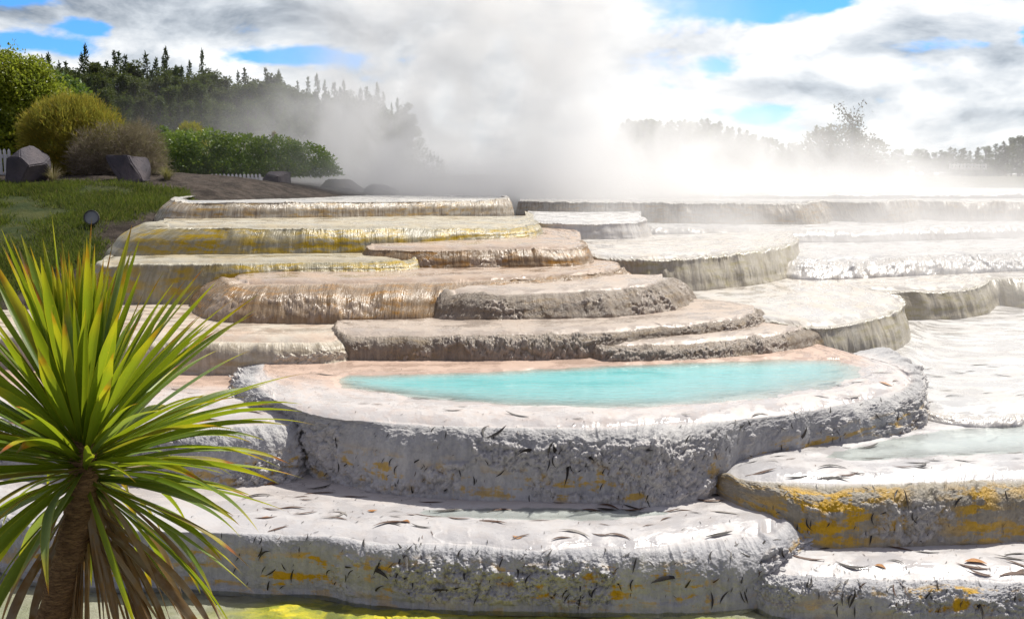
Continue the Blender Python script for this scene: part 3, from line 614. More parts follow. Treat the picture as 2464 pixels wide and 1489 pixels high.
# ------------------------------------------------------------------ ground and hillside
def ground_z(x, y): return np.interp(y, [0, 6.5, 9, 13, 18, 30, 40, 3000], [-.14, -.14, -.1, .4, .85, 1.75, 2.35, 2.35])
gy = np.r_[np.linspace(0.5, 12, 24), np.linspace(13, 45, 40), np.geomspace(48, 2500, 30)]
gx = np.r_[-np.geomspace(1500, 14, 24), np.linspace(-13, 13, 40), np.geomspace(14, 1500, 24)]
X, Y = np.meshgrid(gx, gy); Z = ground_z(X, Y) + np.where(Y > 14, .06 * fbm2(X * .5, Y * .5, 3, 61), 0)
g_mat = simple_mat('dark_soil', (.05, .055, .02), (.09, .075, .04), 1.2, .95, .4, 12)
tag(mesh_obj('ground', np_mesh('ground', np.stack([X, Y, Z], -1).reshape(-1, 3), grid_quads(len(gy), len(gx))), g_mat), kind='structure')

HP = [(-500, 432, 18.2), (-200, 433, 18.2), (0, 434, 18.4), (100, 434, 18.5), (250, 431, 18.6), (430, 428, 19.2), (560, 431, 20.2), (640, 440, 20.6), (690, 462, 20.4), (740, 478, 20.2),
      (-500, 425, 24), (-200, 425, 24), (0, 425, 24), (250, 424, 24), (430, 424, 25), (600, 427, 25), (750, 450, 26), (-300, 423, 40), (200, 423, 40), (600, 424, 40), (900, 440, 34),
      (-400, 480, 16.4), (0, 478, 16.6), (200, 476, 16.8), (330, 472, 17.0), (430, 470, 17.4), (530, 474, 18.2),
      (-400, 560, 14.3), (0, 560, 14.3), (130, 556, 14.4), (230, 548, 14.6), (320, 538, 15.0), (390, 520, 15.9),
      (-400, 660, 12.5), (0, 655, 12.5), (120, 645, 12.6), (200, 630, 12.9), (-400, 760, 11.0), (0, 742, 11.2), (120, 730, 11.4), (205, 715, 11.7)]
HPt = np.array([at_depth(*p) for p in HP])
HPt = np.r_[HPt, [plan(420, 12.5, .9), plan(520, 13.5, 1.2), plan(520, 16, 1.6), plan(700, 17, 1.5), plan(900, 19, 1.6), plan(850, 14, .9), plan(320, 11.5, .7), plan(0, 10, .8), plan(-400, 9.8, .8), plan(1000, 24, 1.8), plan(1300, 30, 1.8)]]
dm_ = np.linalg.norm(HPt[:, None, :2] - HPt[None, :, :2], axis=-1)
wts = np.linalg.solve(dm_ + np.eye(len(HPt)) * -.05, HPt[:, 2] - 1.5)
def hill_z(x, y):
    x = np.asarray(x, float); y = np.asarray(y, float)
    d = np.sqrt((x[..., None] - HPt[:, 0]) ** 2 + (y[..., None] - HPt[:, 1]) ** 2)
    return 1.5 + d @ wts
hx = np.linspace(-13, -.5, 260); hy = np.linspace(10, 34, 420)
X, Y = np.meshgrid(hx, hy)
def hill_full(X, Y):
    return hill_z(X, Y) + .05 * fbm2(X * 1.4, Y * 1.4, 4, 71) + .018 * fbm2(X * 7, Y * 7, 3, 72)
Z = hill_full(X, Y)
PR = project(np.stack([X, Y, Z], -1))
def grass_mask(X, Y, Z):
    pr = project(np.stack([X, Y, Z], -1)); u, v = pr[..., 0], pr[..., 1]
    # bare soil: the strip beside the terraces and the top of the bank
    edge = np.interp(Y, [11, 12.5, 14.4, 15.5, 16.5, 17.2, 18, 19], [-6.2, -5.55, -5.9, -5.9, -5.7, -5.4, -5.9, -7.0])
    return sstep(-.25, .25, edge - X + .5 * fbm2(X * 1.3, Y * 1.3, 3, 73)) * (1 - sstep(17.6, 18.3, Y + .3 * fbm2(X * 2, Y * 2, 2, 75)))
GM = grass_mask(X, Y, Z)
m, t = new_mat('bank_soil')
pos = t.n('ShaderNodeTexCoord').outputs['Object']
gm = t.n('ShaderNodeAttribute', attribute_name='turf').outputs['Fac']
soil = t.mix(t.ramp(t.noise(pos, 3.5, 6, .65), .35, .65), (.022, .016, .012), (.075, .058, .046))
soil = t.mix(t.ramp(t.noise(pos, 40, 3), .62, .72, 0, .6), soil, (.25, .22, .18))
turf = t.mix(t.ramp(t.noise(pos, 2.5, 5), .35, .65), (.028, .044, .010), (.062, .07, .018))
cc = t.mix(gm, soil, turf)
bb = t.n('ShaderNodeBump', {'Strength': .8, 'Distance': .05, 'Height': t.noise(pos, 18, 5, .7)}).outputs[0]
t.out(t.n('ShaderNodeBsdfPrincipled', {'Base Color': cc, 'Roughness': .95, 'Normal': bb, 'Specular IOR Level': .2}).outputs[0])
me = np_mesh('hillside', np.stack([X, Y, Z], -1).reshape(-1, 3), grid_quads(len(hy), len(hx)), True, None, {'turf': GM.ravel()})
tag(mesh_obj('hillside', me, m), kind='structure')
# ------------------------------------------------------------------ plant helpers
def tube_np(path, radii, nseg=8, bark=0.0, seed=0):
    path = np.asarray(path, float); k = len(path); radii = np.asarray(radii, float)
    tg = np.gradient(path, axis=0); tg /= np.linalg.norm(tg, axis=1, keepdims=True) + 1e-9
    ref = np.array([1., 0.13, 0.07]); V = []
    a = np.linspace(0, 2 * math.pi, nseg, endpoint=False)
    for i in range(k):
        u = np.cross(tg[i], ref); u /= np.linalg.norm(u) + 1e-9; w = np.cross(tg[i], u)
        r = radii[i] * (1 + (bark * fbm2(np.cos(a) * 2 + i * .9, np.sin(a) * 2 + i * .6, 2, seed) if bark else 0))
        V.append(path[i] + (np.cos(a) * r)[:, None] * u + (np.sin(a) * r)[:, None] * w)
    V = np.concatenate(V); Q = []
    for i in range(k - 1):
        for j in range(nseg):
            j2 = (j + 1) % nseg; Q.append((i * nseg + j, i * nseg + j2, (i + 1) * nseg + j2, (i + 1) * nseg + j))
    return V, np.array(Q)

def join(parts):
    V, Q, o = [], [], 0
    for v, q in parts: V.append(v); Q.append(np.asarray(q) + o); o += len(v)
    return np.concatenate(V), np.concatenate(Q)

def unit(v): return v / np.maximum(np.linalg.norm(v, axis=-1, keepdims=True), 1e-9)

def leaf_quads(c, d, nrm, ln, wd, fold=.15):
    """rhombic leaves: c base points, d long axes, nrm face normals"""
    d = unit(d); s = unit(np.cross(d, nrm)); nn = np.cross(s, d)
    ln = np.asarray(ln)[:, None]; wd = np.asarray(wd)[:, None]
    a = c; b = c + d * ln * .45 + s * wd * .5 + nn * wd * fold; e = c + d * ln; f = c + d * ln * .45 - s * wd * .5 + nn * wd * fold
    V = np.stack([a, b, e, f], 1).reshape(-1, 3); Q = np.arange(len(V)).reshape(-1, 4)
    return V, Q

def foliage_obj(name, c, d, nrm, ln, wd, mat, parent, r=None):
    V, Q = leaf_quads(c, d, nrm, ln, wd)
    rr = np.repeat((r or rng).random(len(c)).astype(np.float32), 4)
    return mesh_obj(name, np_mesh(name, V, Q, False, None, {'rnd': rr}), mat, parent)

def blob_leaves(ells, per_area, r, shell=(.72, 1.04), lumpy=.18, freq=3.0, up=.3):
    """leaf positions and outward directions on lumpy ellipsoids (cx,cy,cz,rx,ry,rz)"""
    C, D = [], []
    for e in ells:
        cx, cyy, cz, rx, ry, rz = e
        n = int(per_area * (rx * ry + ry * rz + rx * rz) * 4.2)
        v = unit(r.normal(size=(n, 3)))
        lump = 1 + lumpy * fbm2(v[:, 0] * freq + cx * 3 + v[:, 2] * 2.1, v[:, 1] * freq + cz * 5 - v[:, 2] * freq, 3, int(abs(cx * 97)) % 1000)
        rad = lump * r.uniform(shell[0], shell[1], n) ** .7
        C.append(np.array([cx, cyy, cz]) + v * rad[:, None] * np.array([rx, ry, rz]))
        D.append(unit(v / np.array([rx, ry, rz]) * min(rx, ry, rz) + np.array([0, 0, up])))
    return np.concatenate(C), np.concatenate(D)

# ------------------------------------------------------------------ bushes on the bank
m_bark = simple_mat('bark', (.06, .045, .03), (.13, .10, .075), 14, .9, .6, 60)
m_green = leaf_mat('bright_leaves', (.09, .15, .008), (.34, .42, .015), (.45, .48, .03), .45, .5, 1.3)
m_gloss = leaf_mat('glossy_leaves', (.04, .10, .016), (.12, .22, .03), None, .25, .35, 1.0, .7)
m_olive = leaf_mat('olive_needles', (.12, .115, .018), (.42, .31, .03), (.55, .36, .04), .6, .5, 1.1)
m_dead = leaf_mat('dead_twigs', (.17, .125, .095), (.40, .33, .25), (.5, .43, .34), .8, .25, 1.5)
m_hedge = leaf_mat('hedge_leaves', (.05, .12, .014), (.16, .32, .02), (.3, .42, .05), .4, .4, 1.4, .5)
m_straw = leaf_mat('straw', (.24, .19, .10), (.45, .38, .24), (.55, .5, .36), .7, .25, 2)
m_tuss = leaf_mat('tussock_blades', (.14, .13, .04), (.34, .29, .12), (.45, .4, .22), .7, .25, 2)

def stems(root, base, tops, r0, mat=m_bark, seed=0):
    r = np.random.default_rng(seed); parts = []
    for tp in tops:
        tp = np.asarray(tp, float); b = np.asarray(base, float) + np.r_[r.normal(size=2) * .06, 0]
        k = 7; f = np.linspace(0, 1, k)[:, None]
        path = b * (1 - f) + tp * f + r.normal(size=(k, 3)) * .03 * f * (1 - f) * 4
        parts.append(tube_np(path, np.linspace(r0, r0 * .25, k), 6))
    V, Q = join(parts); return mesh_obj('stem', np_mesh('stem', V, Q), mat, root)

def bush(name, label, cat, cpx, Y, ells_px, mat, per_area, ln, wd, seed, style='leaf', group=None, lumpy=.18, freq=3., up=.3, shell=(.66, 1.14)):
    """ells_px: (px, py, rx_px, rz_px, dY, ry factor) in the picture at distance Y"""
    r = np.random.default_rng(seed); s = Y / F
    ells = []
    for (px, py, rx, rz, dy) in ells_px:
        p = at_depth(px, py, Y + dy); ells.append((p[0], p[1], p[2], rx * s, (rx + rz) / 2 * s * .9, rz * s))
    x0 = plan(cpx, Y, 2.5)[0]; gz = float(hill_full(np.array([[x0]]), np.array([[Y]]))[0, 0]) if Y < 33 else 2.4
    root = empty(name, (x0, Y, gz)); tag(root, label, cat, group)
    off = np.array([x0, Y, gz]); ells = [(e[0] - off[0], e[1] - off[1], e[2] - off[2], *e[3:]) for e in ells]
    C, D = blob_leaves(ells, per_area, r, shell, lumpy, freq, up)
    keep = C[:, 2] > -.02; C, D = C[keep], D[keep]; n = len(C)
    if style == 'leaf':
        dd = unit(D * .5 + r.normal(size=(n, 3)) * .6); nn = unit(D + r.normal(size=(n, 3)) * .6)
    elif style == 'needle':
        dd = unit(D * 1.2 + r.normal(size=(n, 3)) * .45 + np.array([0, 0, .25])); nn = unit(r.normal(size=(n, 3)))
    else:
        dd = unit(D * .7 + r.normal(size=(n, 3)) * .8); nn = unit(r.normal(size=(n, 3)))
    foliage_obj('foliage', C, dd, nn, ln * r.uniform(.6, 1.3, n), wd * r.uniform(.6, 1.3, n), mat, root, r)
    tops = [np.array([e[0], e[1], e[2] + e[5] * .5]) for e in ells]
    stems(root, (0, 0, -.05), tops, .05, seed=seed)
    return root

bush('broadleaf_tree', 'tall yellow-green broadleaf tree at the left edge behind the fence', 'tree', 20, 24, [(-60, 270, 120, 130, 0), (30, 250, 105, 110, .2), (95, 270, 75, 85, -.2), (10, 175, 45, 50, .2), (70, 195, 55, 50, 0), (-90, 380, 120, 90, 0), (40, 360, 120, 90, -.4), (120, 340, 70, 90, .2)], m_green, 900, .085, .05, 11, lumpy=.3, freq=5)
bush('glossy_shrub', 'dark glossy broadleaf shrub behind the olive bush', 'shrub', 160, 26, [(150, 250, 60, 60, 0), (105, 225, 45, 50, 0), (195, 280, 40, 40, 0), (150, 330, 80, 80, 0)], m_gloss, 500, .13, .075, 12, lumpy=.2)
bush('olive_bush', 'rounded olive-brown fine-leaved bush behind the two boulders', 'bush', 175, 20.5, [(180, 340, 100, 95, 0), (120, 330, 60, 70, -.2), (240, 345, 55, 72, -.2), (180, 290, 75, 50, .1), (110, 400, 60, 40, -.2), (200, 400, 90, 40, -.3)], m_olive, 2600, .11, .011, 13, 'needle', lumpy=.25, freq=5)
bush('dead_bush', 'grey-brown dry twiggy bush behind the flat-topped boulder', 'bush', 290, 19.9, [(275, 370, 85, 65, 0), (220, 385, 50, 50, -.3), (335, 360, 55, 60, .2), (350, 395, 45, 40, .0), (290, 405, 80, 35, -.2)], m_dead, 1900, .16, .008, 14, 'twig', lumpy=.3, freq=5, shell=(.5, 1.1))
bush('hedge', 'green leafy hedge running behind the picket tips', 'hedge', 540, 25, [(430, 375, 55, 55, 0), (500, 370, 75, 52, .2), (585, 378, 75, 52, .2), (660, 385, 70, 52, .4), (730, 395, 70, 48, .6), (460, 410, 70, 35, -.2), (560, 412, 80, 35, -.2), (660, 415, 80, 35, 0), (760, 425, 60, 35, .5)], m_hedge, 750, .085, .045, 15, lumpy=.15)
bush('heath_bush', 'tawny feathery bush rising behind the hedge', 'bush', 465, 27, [(462, 330, 28, 30, 0), (455, 350, 40, 30, 0)], m_olive, 2500, .12, .011, 16, 'needle', lumpy=.3)
bush('spindly_sapling', 'small pale green sapling at the left end of the hedge', 'sapling', 395, 25.5, [(392, 335, 16, 30, 0), (400, 355, 22, 25, .1)], m_gloss, 900, .09, .03, 17)

def tussock(label, px, Y, hgt, n, spread, mat, seed, z=None):
    r = np.random.default_rng(seed); x0 = plan(px, Y, 2.5)[0]
    gz = float(hill_full(np.array([[x0]]), np.array([[Y]]))[0, 0]) if z is None else z
    root = empty('tussock', (x0, Y, gz - .02)); tag(root, label, 'grass tuft', 'tussocks on the bank')
    parts = []; rn = []
    for i in range(n):
        a = r.uniform(0, 2 * math.pi); L = hgt * r.uniform(.6, 1.25); lean = r.uniform(.1, 1) * spread
        f = np.linspace(0, 1, 6)[:, None]; o = np.array([math.cos(a), math.sin(a), 0]); b = o * r.uniform(0, .05) 
        path = b + o * (lean * f ** 1.6) + np.array([0, 0, 1]) * (L * (f - .45 * lean / hgt * f ** 3))
        s = np.array([-o[1], o[0], 0]) * (.006 * (1.02 - f))
        V = np.concatenate([path - s, path + s]); Q = np.array([(k, k + 1, k + 7, k + 6) for k in range(5)])
        parts.append((V, Q)); rn += [r.random()] * 12
    V, Q = join(parts)
    mesh_obj('blades', np_mesh('blades', V, Q, True, None, {'rnd': np.array(rn)}), mat, root)
tussock('dry straw-coloured tussock beside the big dark boulder', 128, 18.4, .36, 170, .38, m_straw, 21)
tussock('olive and straw tussock right of the flat-topped boulder', 402, 18.9, .30, 190, .33, m_tuss, 22)

def plume(label, px, py, Y, hgt, seed):
    r = np.random.default_rng(seed); p = at_depth(px, py, Y); z0 = 2.35
    root = empty('pampas_plume', (p[0], Y, z0)); tag(root, label, 'plume', 'pampas plumes behind the hedge')
    top = np.array([.1, 0, p[2] - z0]); f = np.linspace(0, 1, 6)[:, None]
    V, Q = tube_np(top * f, np.full(6, .008), 5); mesh_obj('stalk', np_mesh('stalk', V, Q), m_bark, root)
    n = 500; h = r.random(n); C = top + np.stack([r.normal(size=n) * .05 * (1.2 - h), r.normal(size=n) * .05 * (1.2 - h), (h - .5) * hgt], 1)
    foliage_obj('plume_head', C, r.normal(size=(n, 3)) * .5 + np.array([.3, 0, .6]), r.normal(size=(n, 3)), np.full(n, .09), np.full(n, .012), m_straw, root, r)
plume('pale tan pampas plume above the hedge', 585, 352, 27, .3, 31); plume('round tan pampas plume at the misty end of the hedge', 686, 348, 27, .28, 32); plume('small slender pampas plume in the mist over the hedge', 650, 333, 27.5, .3, 33)

# ------------------------------------------------------------------ boulders: faceted blocks cut by planes
m_rock = simple_mat('purple_grey_rock', (.055, .050, .062), (.115, .095, .10), 2.2, .8, .8, 26, .4)
def boulder(label, px, py0, py1, wpx, Y, planes, seed, top=None, depth=.75, base_drop=.08, mat=m_rock):
    s = Y / F; c = at_depth(px, py1, Y); w = wpx * s; h = (py1 - py0) * s
    bm = bmesh.new(); bmesh.ops.create_cube(bm, size=1.0)
    bmesh.ops.scale(bm, vec=(w, w * depth, h + base_drop), verts=bm.verts); bmesh.ops.translate(bm, vec=(0, 0, (h + base_drop) / 2 - base_drop), verts=bm.verts)
    for (nx, ny, nz, d) in planes:        # keep the side below the plane, d in units of the half sizes
        nv = Vector((nx, ny, nz)).normalized()
        co = Vector((nx * w / 2 * d, ny * w * depth / 2 * d, h / 2 + nz * h / 2 * d))
        g = bmesh.ops.bisect_plane(bm, geom=bm.verts[:] + bm.edges[:] + bm.faces[:], plane_co=co, plane_no=nv, clear_outer=True)
        ed = [e for e in g['geom_cut'] if isinstance(e, bmesh.types.BMEdge)]
        if ed: bmesh.ops.edgeloop_fill(bm, edges=ed)
    bmesh.ops.bevel(bm, geom=bm.edges[:], offset=w * .025, segments=2, affect='EDGES')
    bmesh.ops.triangulate(bm, faces=bm.faces[:]); 
    for _ in range(3): bmesh.ops.subdivide_edges(bm, edges=[e for e in bm.edges if e.calc_length() > .05], cuts=1, use_grid_fill=True)
    bm.normal_update()
    for v in bm.verts:
        q = v.co; a = float(fbm2(np.array([q.x * 3.1 + q.y * 1.7 + seed]), np.array([q.z * 3.3 - q.y * 2.1]), 4, seed)[0]); v.co += v.normal * a * .035
    me = bpy.data.meshes.new('boulder'); bm.to_mesh(me); bm.free()
    for p in me.polygons: p.use_smooth = False
    o = mesh_obj('boulder', me, mat); o.location = c; return tag(o, label, 'boulder', 'boulders along the bank')
boulder('big dark purple-grey boulder in front of the white picket fence', 64, 350, 433, 88, 18.2, [(-.5, -.1, .75, .72), (.62, -.35, .62, .62), (.9, -.3, -.5, .78), (-1, -.5, .1, .85), (.1, -.7, .7, .85), (0.5, 0, .9, .85)], 1, depth=.85)
boulder('flat-topped grey boulder with pale right face in front of the dry bush', 308, 375, 428, 88, 18.6, [(-.9, -.2, -.55, .72), (.85, -.4, .45, .70), (.5, -.9, .25, .8), (-.2, -.9, .1, .88), (0, .1, 1, .93)], 2)
boulder('misty grey boulder at the right end of the bank', 655, 415, 470, 78, 24.2, [(-.8, -.1, .6, .6), (.1, -.3, 1, .85), (-.3, -.9, .3, .8), (.9, -.3, .15, .9)], 3, base_drop=.35)
boulder('long low boulder fading in steam behind the top step', 815, 432, 470, 120, 26.0, [(-.8, -.1, .6, .72), (.6, -.1, .8, .72), (.1, -.5, .9, .8)], 4, base_drop=.4)
boulder('low flat boulder nearly lost in steam behind the top step', 905, 444, 470, 110, 26.6, [(-.5, -.1, .8, .7), (.4, -.1, .9, .68)], 5, base_drop=.4)

# ------------------------------------------------------------------ fences
m_white = simple_mat('weathered_white_paint', (.62, .62, .60), (.75, .75, .73), 8, .6, .2, 40)
def picket_fence(label, pts, Y_list, ztop, pitch, ph, group=None, z0=2.3, tilt=0):
    """pts: px columns along the fence with distances"""
    A = plan(pts[0], Y_list[0], ztop); B = plan(pts[1], Y_list[1], ztop); L = np.linalg.norm(B - A); n = int(L / pitch) + 1
    root = empty('picket_fence', (A[0], A[1], ztop - ph)); tag(root, label, 'fence', group)
    o = np.array(root.location); u = (B - A) / L; ang = math.atan2(u[1], u[0])
    def box(nm, c, sx, sy, sz, point=False):
        x, y, z = sx / 2, sy / 2, sz / 2
        bmx = bmesh.new(); bmesh.ops.create_cube(bmx, size=1); bmesh.ops.scale(bmx, vec=(sx, sy, sz), verts=bmx.verts)
        if point:
            top = [f for f in bmx.faces if f.normal.z > .9][0]; r_ = bmesh.ops.extrude_face_region(bmx, geom=[top]); vs = [e for e in r_['geom'] if isinstance(e, bmesh.types.BMVert)]
            for v in vs: v.co.z += sz * .06; v.co.x *= .15
        me = bpy.data.meshes.new(nm); bmx.to_mesh(me); bmx.free(); ob = mesh_obj(nm, me, m_white, root); ob.location = c; ob.rotation_euler = (0, 0, ang); return ob
    mid = (A + B) / 2 - o
    for fz in (.22, .82): box('rail', (mid[0], mid[1], ph * fz), L, .03, .07)
    first = None
    for i in range(n):
        p = A + u * (i * pitch) - o; nrm_ = np.array([u[1], -u[0], 0]) * .03
        if first is None: first = box('picket', (0, 0, 0), pitch * .55, .02, ph, True); q = first
        else: q = first.copy(); link(q, root)
        q.location = (p[0] + nrm_[0], p[1] + nrm_[1], ph / 2)
    return root
picket_fence('white picket fence at the left edge beside the big boulder', (-150, 24), (18.6, 19.6), 3.06, .085, .60)
picket_fence('row of white picket tips showing over the bank below the hedge', (508, 630), (22.5, 23.6), 2.58, .11, .5)
picket_fence('distant white picket fence in the steam at the far right', (2285, 2372), (52, 54), 3.15, .34, .3)

# ------------------------------------------------------------------ floodlight on the bank
def floodlight(px, py):
    Y = 14.6; p = at_depth(px, py, Y); root = empty('floodlight', (p[0], Y, float(hill_full(np.array([[p[0]]]), np.array([[Y]]))[0, 0])))
    tag(root, 'round grey floodlight standing on the dark bank', 'lamp')
    md = simple_mat('dark_metal', (.04, .04, .045), (.07, .07, .07), 10, .5, .1, 30); mg = simple_mat('frosted_glass', (.18, .2, .21), (.26, .28, .29), 4, .25, .05, 20)
    r = 17 * Y / F
    def lathe(prof, nm, mat):
        V = []; Q = []; k = 28
        for (rr, x) in prof: V += [(rr * math.cos(a), x, rr * math.sin(a)) for a in np.linspace(0, 2 * math.pi, k, endpoint=False)]
        for i in range(len(prof) - 1):
            for j in range(k): Q.append((i * k + j, i * k + (j + 1) % k, (i + 1) * k + (j + 1) % k, (i + 1) * k + j))
        return mesh_obj(nm, np_mesh(nm, np.array(V), np.array(Q)), mat, root)
    a = lathe([(r * .2, .12), (r * .7, .10), (r, .03), (r * 1.05, -.01), (r * 1.05, -.03), (r * .93, -.03), (r * .93, -.015)], 'housing', md)
    b = lathe([(.001, -.02), (r * .5, -.019), (r * .94, -.012)], 'lens', mg)
    hz = max(p[2] - root.location.z, r * 1.25)
    for q in (a, b): q.location = (0, 0, hz); q.rotation_euler = (math.radians(-14), 0, math.radians(8))
    V, Q = tube_np([(0, .04, -.05), (.01, .04, hz - r * .8)], [.012, .012], 8); mesh_obj('stake', np_mesh('stake', V, Q), md, root)
floodlight(222, 543)

# ------------------------------------------------------------------ grass on the bank
r = np.random.default_rng(5); n = 230000
gx_ = r.uniform(-12, -4.5, n); gy_ = r.uniform(10.6, 19.0, n); gz_ = hill_full(gx_, gy_)
k = (grass_mask(gx_, gy_, gz_) * (.62 + 1.1 * fbm2(gx_ * 1.1, gy_ * 1.1, 4, 77)) > r.random(n) * .9); gx_, gy_, gz_ = gx_[k], gy_[k], gz_[k]; n = len(gx_)
d_ = unit(np.stack([r.normal(size=n) * .5, r.normal(size=n) * .5 - .15, np.full(n, 1.0)], 1))
m_grass = leaf_mat('grass_blades', (.018, .034, .006), (.095, .135, .014), (.17, .14, .05), .7, .3, .9, .2)
tag(foliage_obj('grass', np.stack([gx_, gy_, gz_ - .01], 1), d_, unit(r.normal(size=(n, 3)) * np.array([1, 1, .1])), .10 * r.uniform(.5, 1.4, n), np.full(n, .012), m_grass, None, r), kind='stuff')
# ------------------------------------------------------------------ trees beyond
m_pine = leaf_mat('pine_needles', (.014, .032, .014), (.05, .085, .03), (.08, .12, .03), .7, .12, .35, .2)
m_gum = leaf_mat('gum_leaves', (.018, .038, .014), (.075, .115, .024), (.14, .16, .035), .6, .2, .3, .3)
m_trunk = simple_mat('grey_trunk', (.05, .045, .04), (.12, .11, .10), 3, .9, .3, 12)

def pine_mesh(seed, hgt=10.0, base=.25, rad=1.5):
    r = np.random.default_rng(seed); C, D, L = [], [], []
    nw = 26
    for i in range(nw):
        f = i / (nw - 1); z = hgt * (base + (1 - base) * f); rr = rad * (1 - f) ** .8 * r.uniform(.7, 1.15) + .08
        for b in range(int(5 + 4 * (1 - f))):
            a = r.uniform(0, 2 * math.pi); ln = rr * r.uniform(.6, 1.15); o = np.array([math.cos(a), math.sin(a), 0])
            m_ = max(3, int(ln / .12)); q = np.linspace(.1, 1, m_)[:, None]
            pth = np.array([0, 0, z]) + o * ln * q + np.array([0, 0, 1]) * (.22 * ln * q ** 2 - .12 * ln * q)
            C.append(np.repeat(pth, 2, 0) + r.normal(size=(m_ * 2, 3)) * .05); D.append(np.repeat(o[None] * .8 + np.array([[0, 0, .35]]), m_ * 2, 0) + r.normal(size=(m_ * 2, 3)) * .5); L.append(np.full(m_ * 2, .34))
    n = 14; C.append(np.stack([np.zeros(n), np.zeros(n), hgt * np.linspace(.92, 1.02, n)], 1)); D.append(np.tile([0, 0, 1.], (n, 1)) + r.normal(size=(n, 3)) * .35); L.append(np.full(n, .3))
    return np.concatenate(C), np.concatenate(D), np.concatenate(L), r

def gum_mesh(seed, hgt=10.0, rad=1.8, clumps=26, base=.35):
    r = np.random.default_rng(seed); C, D, L = [], [], []; tops = []
    for i in range(clumps):
        f = r.random() ** .7; z = hgt * (base + (1 - base) * f); rr = rad * (1 - .75 * f ** 1.6) * r.uniform(.25, 1.0); a = r.uniform(0, 2 * math.pi)
        c = np.array([math.cos(a) * rr, math.sin(a) * rr, z]); tops.append(c); n = 95; v = unit(r.normal(size=(n, 3)))
        s = r.uniform(.35, .75) * (1.15 - .5 * f)
        C.append(c + v * r.uniform(.3, 1, n)[:, None] * s * np.array([1, 1, .8])); D.append(v + r.normal(size=(n, 3)) * .6 + np.array([0, 0, -.2])); L.append(np.full(n, .26))
    return np.concatenate(C), np.concatenate(D), np.concatenate(L), r, tops

PROTO = []
def tree_proto(kind, seed):
    if kind == 'pine':
        C, D, L, r = pine_mesh(seed, 10, .12 + .12 * (seed % 3), 1.25 + .25 * (seed % 3)); tops = []
    else:
        C, D, L, r, tops = gum_mesh(seed, 10, 1.5 + .25 * (seed % 3), 34, .22 + .06 * (seed % 3))
    n = len(C); V, Q = leaf_quads(C, D, r.normal(size=(n, 3)) + np.array([0, 0, .5]), L * r.uniform(.7, 1.3, n), L * .42)
    cm = np_mesh('crown', V, Q, False, None, {'rnd': np.repeat(r.random(n), 4)}); cm.materials.append(m_pine if kind == 'pine' else m_gum)
    f = np.linspace(0, 1, 12)[:, None]; path = np.array([0, 0, 9.8]) * f + np.stack([.12 * np.sin(f[:, 0] * 5 + seed), .12 * np.cos(f[:, 0] * 4 + seed), 0 * f[:, 0]], 1)
    parts = [tube_np(path, np.linspace(.16, .02, 12), 7)]
    for tp in tops:
        b = np.array([0, 0, max(1.5, tp[2] - 1.2)]); q = np.linspace(0, 1, 4)[:, None]; parts.append(tube_np(b * (1 - q) + tp * q, np.linspace(.05, .012, 4), 4))
    V, Q = join(parts); tm = np_mesh('trunk', V, Q); tm.materials.append(m_trunk)
    return kind, cm, tm
PR_P = [tree_proto('pine', s) for s in (1, 2, 3, 4)]; PR_G = [tree_proto('gum', s) for s in (5, 6, 7, 8)]

def plant(proto, px, Y, top_py, label, group, wid=1.0, z0=2.2, rr=None):
    kind, cm, tm = proto; zt = at_depth(px, top_py, Y)[2]; x = plan(px, Y, zt)[0]; sc = (zt - z0) / 10.0
    o = empty('pine_tree' if kind == 'pine' else 'gum_tree', (x, Y, z0), (rr or random).uniform(0, 6.28)); tag(o, label, 'tree', group)
    c = bpy.data.objects.new('crown', cm); link(c, o); t_ = bpy.data.objects.new('trunk', tm); link(t_, o)
    c.scale = t_.scale = (sc * wid, sc * wid, sc); return o

rr = random.Random(3)
sky_l = [(105, 160), (125, 152), (145, 158), (165, 158), (185, 162), (205, 150), (228, 160), (250, 158), (270, 152), (295, 158), (320, 155), (345, 163), (365, 158), (385, 162), (403, 150), (425, 175), (445, 185), (468, 160), (487, 158), (510, 178), (527, 180), (545, 196), (570, 192), (600, 190), (625, 188), (640, 180), (665, 182), (695, 200), (720, 205), (745, 212), (775, 215), (800, 216), (830, 216), (860, 222), (890, 232), (990, 262)]
lx = [p[0] for p in sky_l]; ly = [p[1] for p in sky_l]
G1 = 'trees of the wood beyond the hedge'
def side_words(px): return 'left part' if px < 340 else ('middle part' if px < 600 else 'steamy right part')
for row, (Y, cnt, drop) in enumerate(((92, 70, 0), (84, 54, 26), (76, 44, 60))):
    for i in range(cnt):
        px = 92 + (985 - 92) * (i + rr.uniform(-.35, .35)) / (cnt - 1); ty = np.interp(px, lx, ly) + drop * rr.uniform(.5, 1.3) + (rr.uniform(-12, 14) if row == 0 else 0)
        pine = rr.random() < (.75 if (row == 0 and (px < 330 or rr.random() < .55)) else .22)
        kind = 'spiky pine' if pine else 'rounded tree'
        rowt = ('on the skyline', 'in the middle rows', 'at the near edge')[row]
        plant(rr.choice(PR_P if pine else PR_G), px, Y + rr.uniform(-3, 3), ty + ((rr.uniform(-22, 2) if pine else rr.uniform(0, 16)) if row == 0 else 0), f"{kind} {rowt} of the left wood, its {side_words(px)}", G1, rr.uniform(.8, 1.25) * (.58 if pine else 1.0), rr=rr)
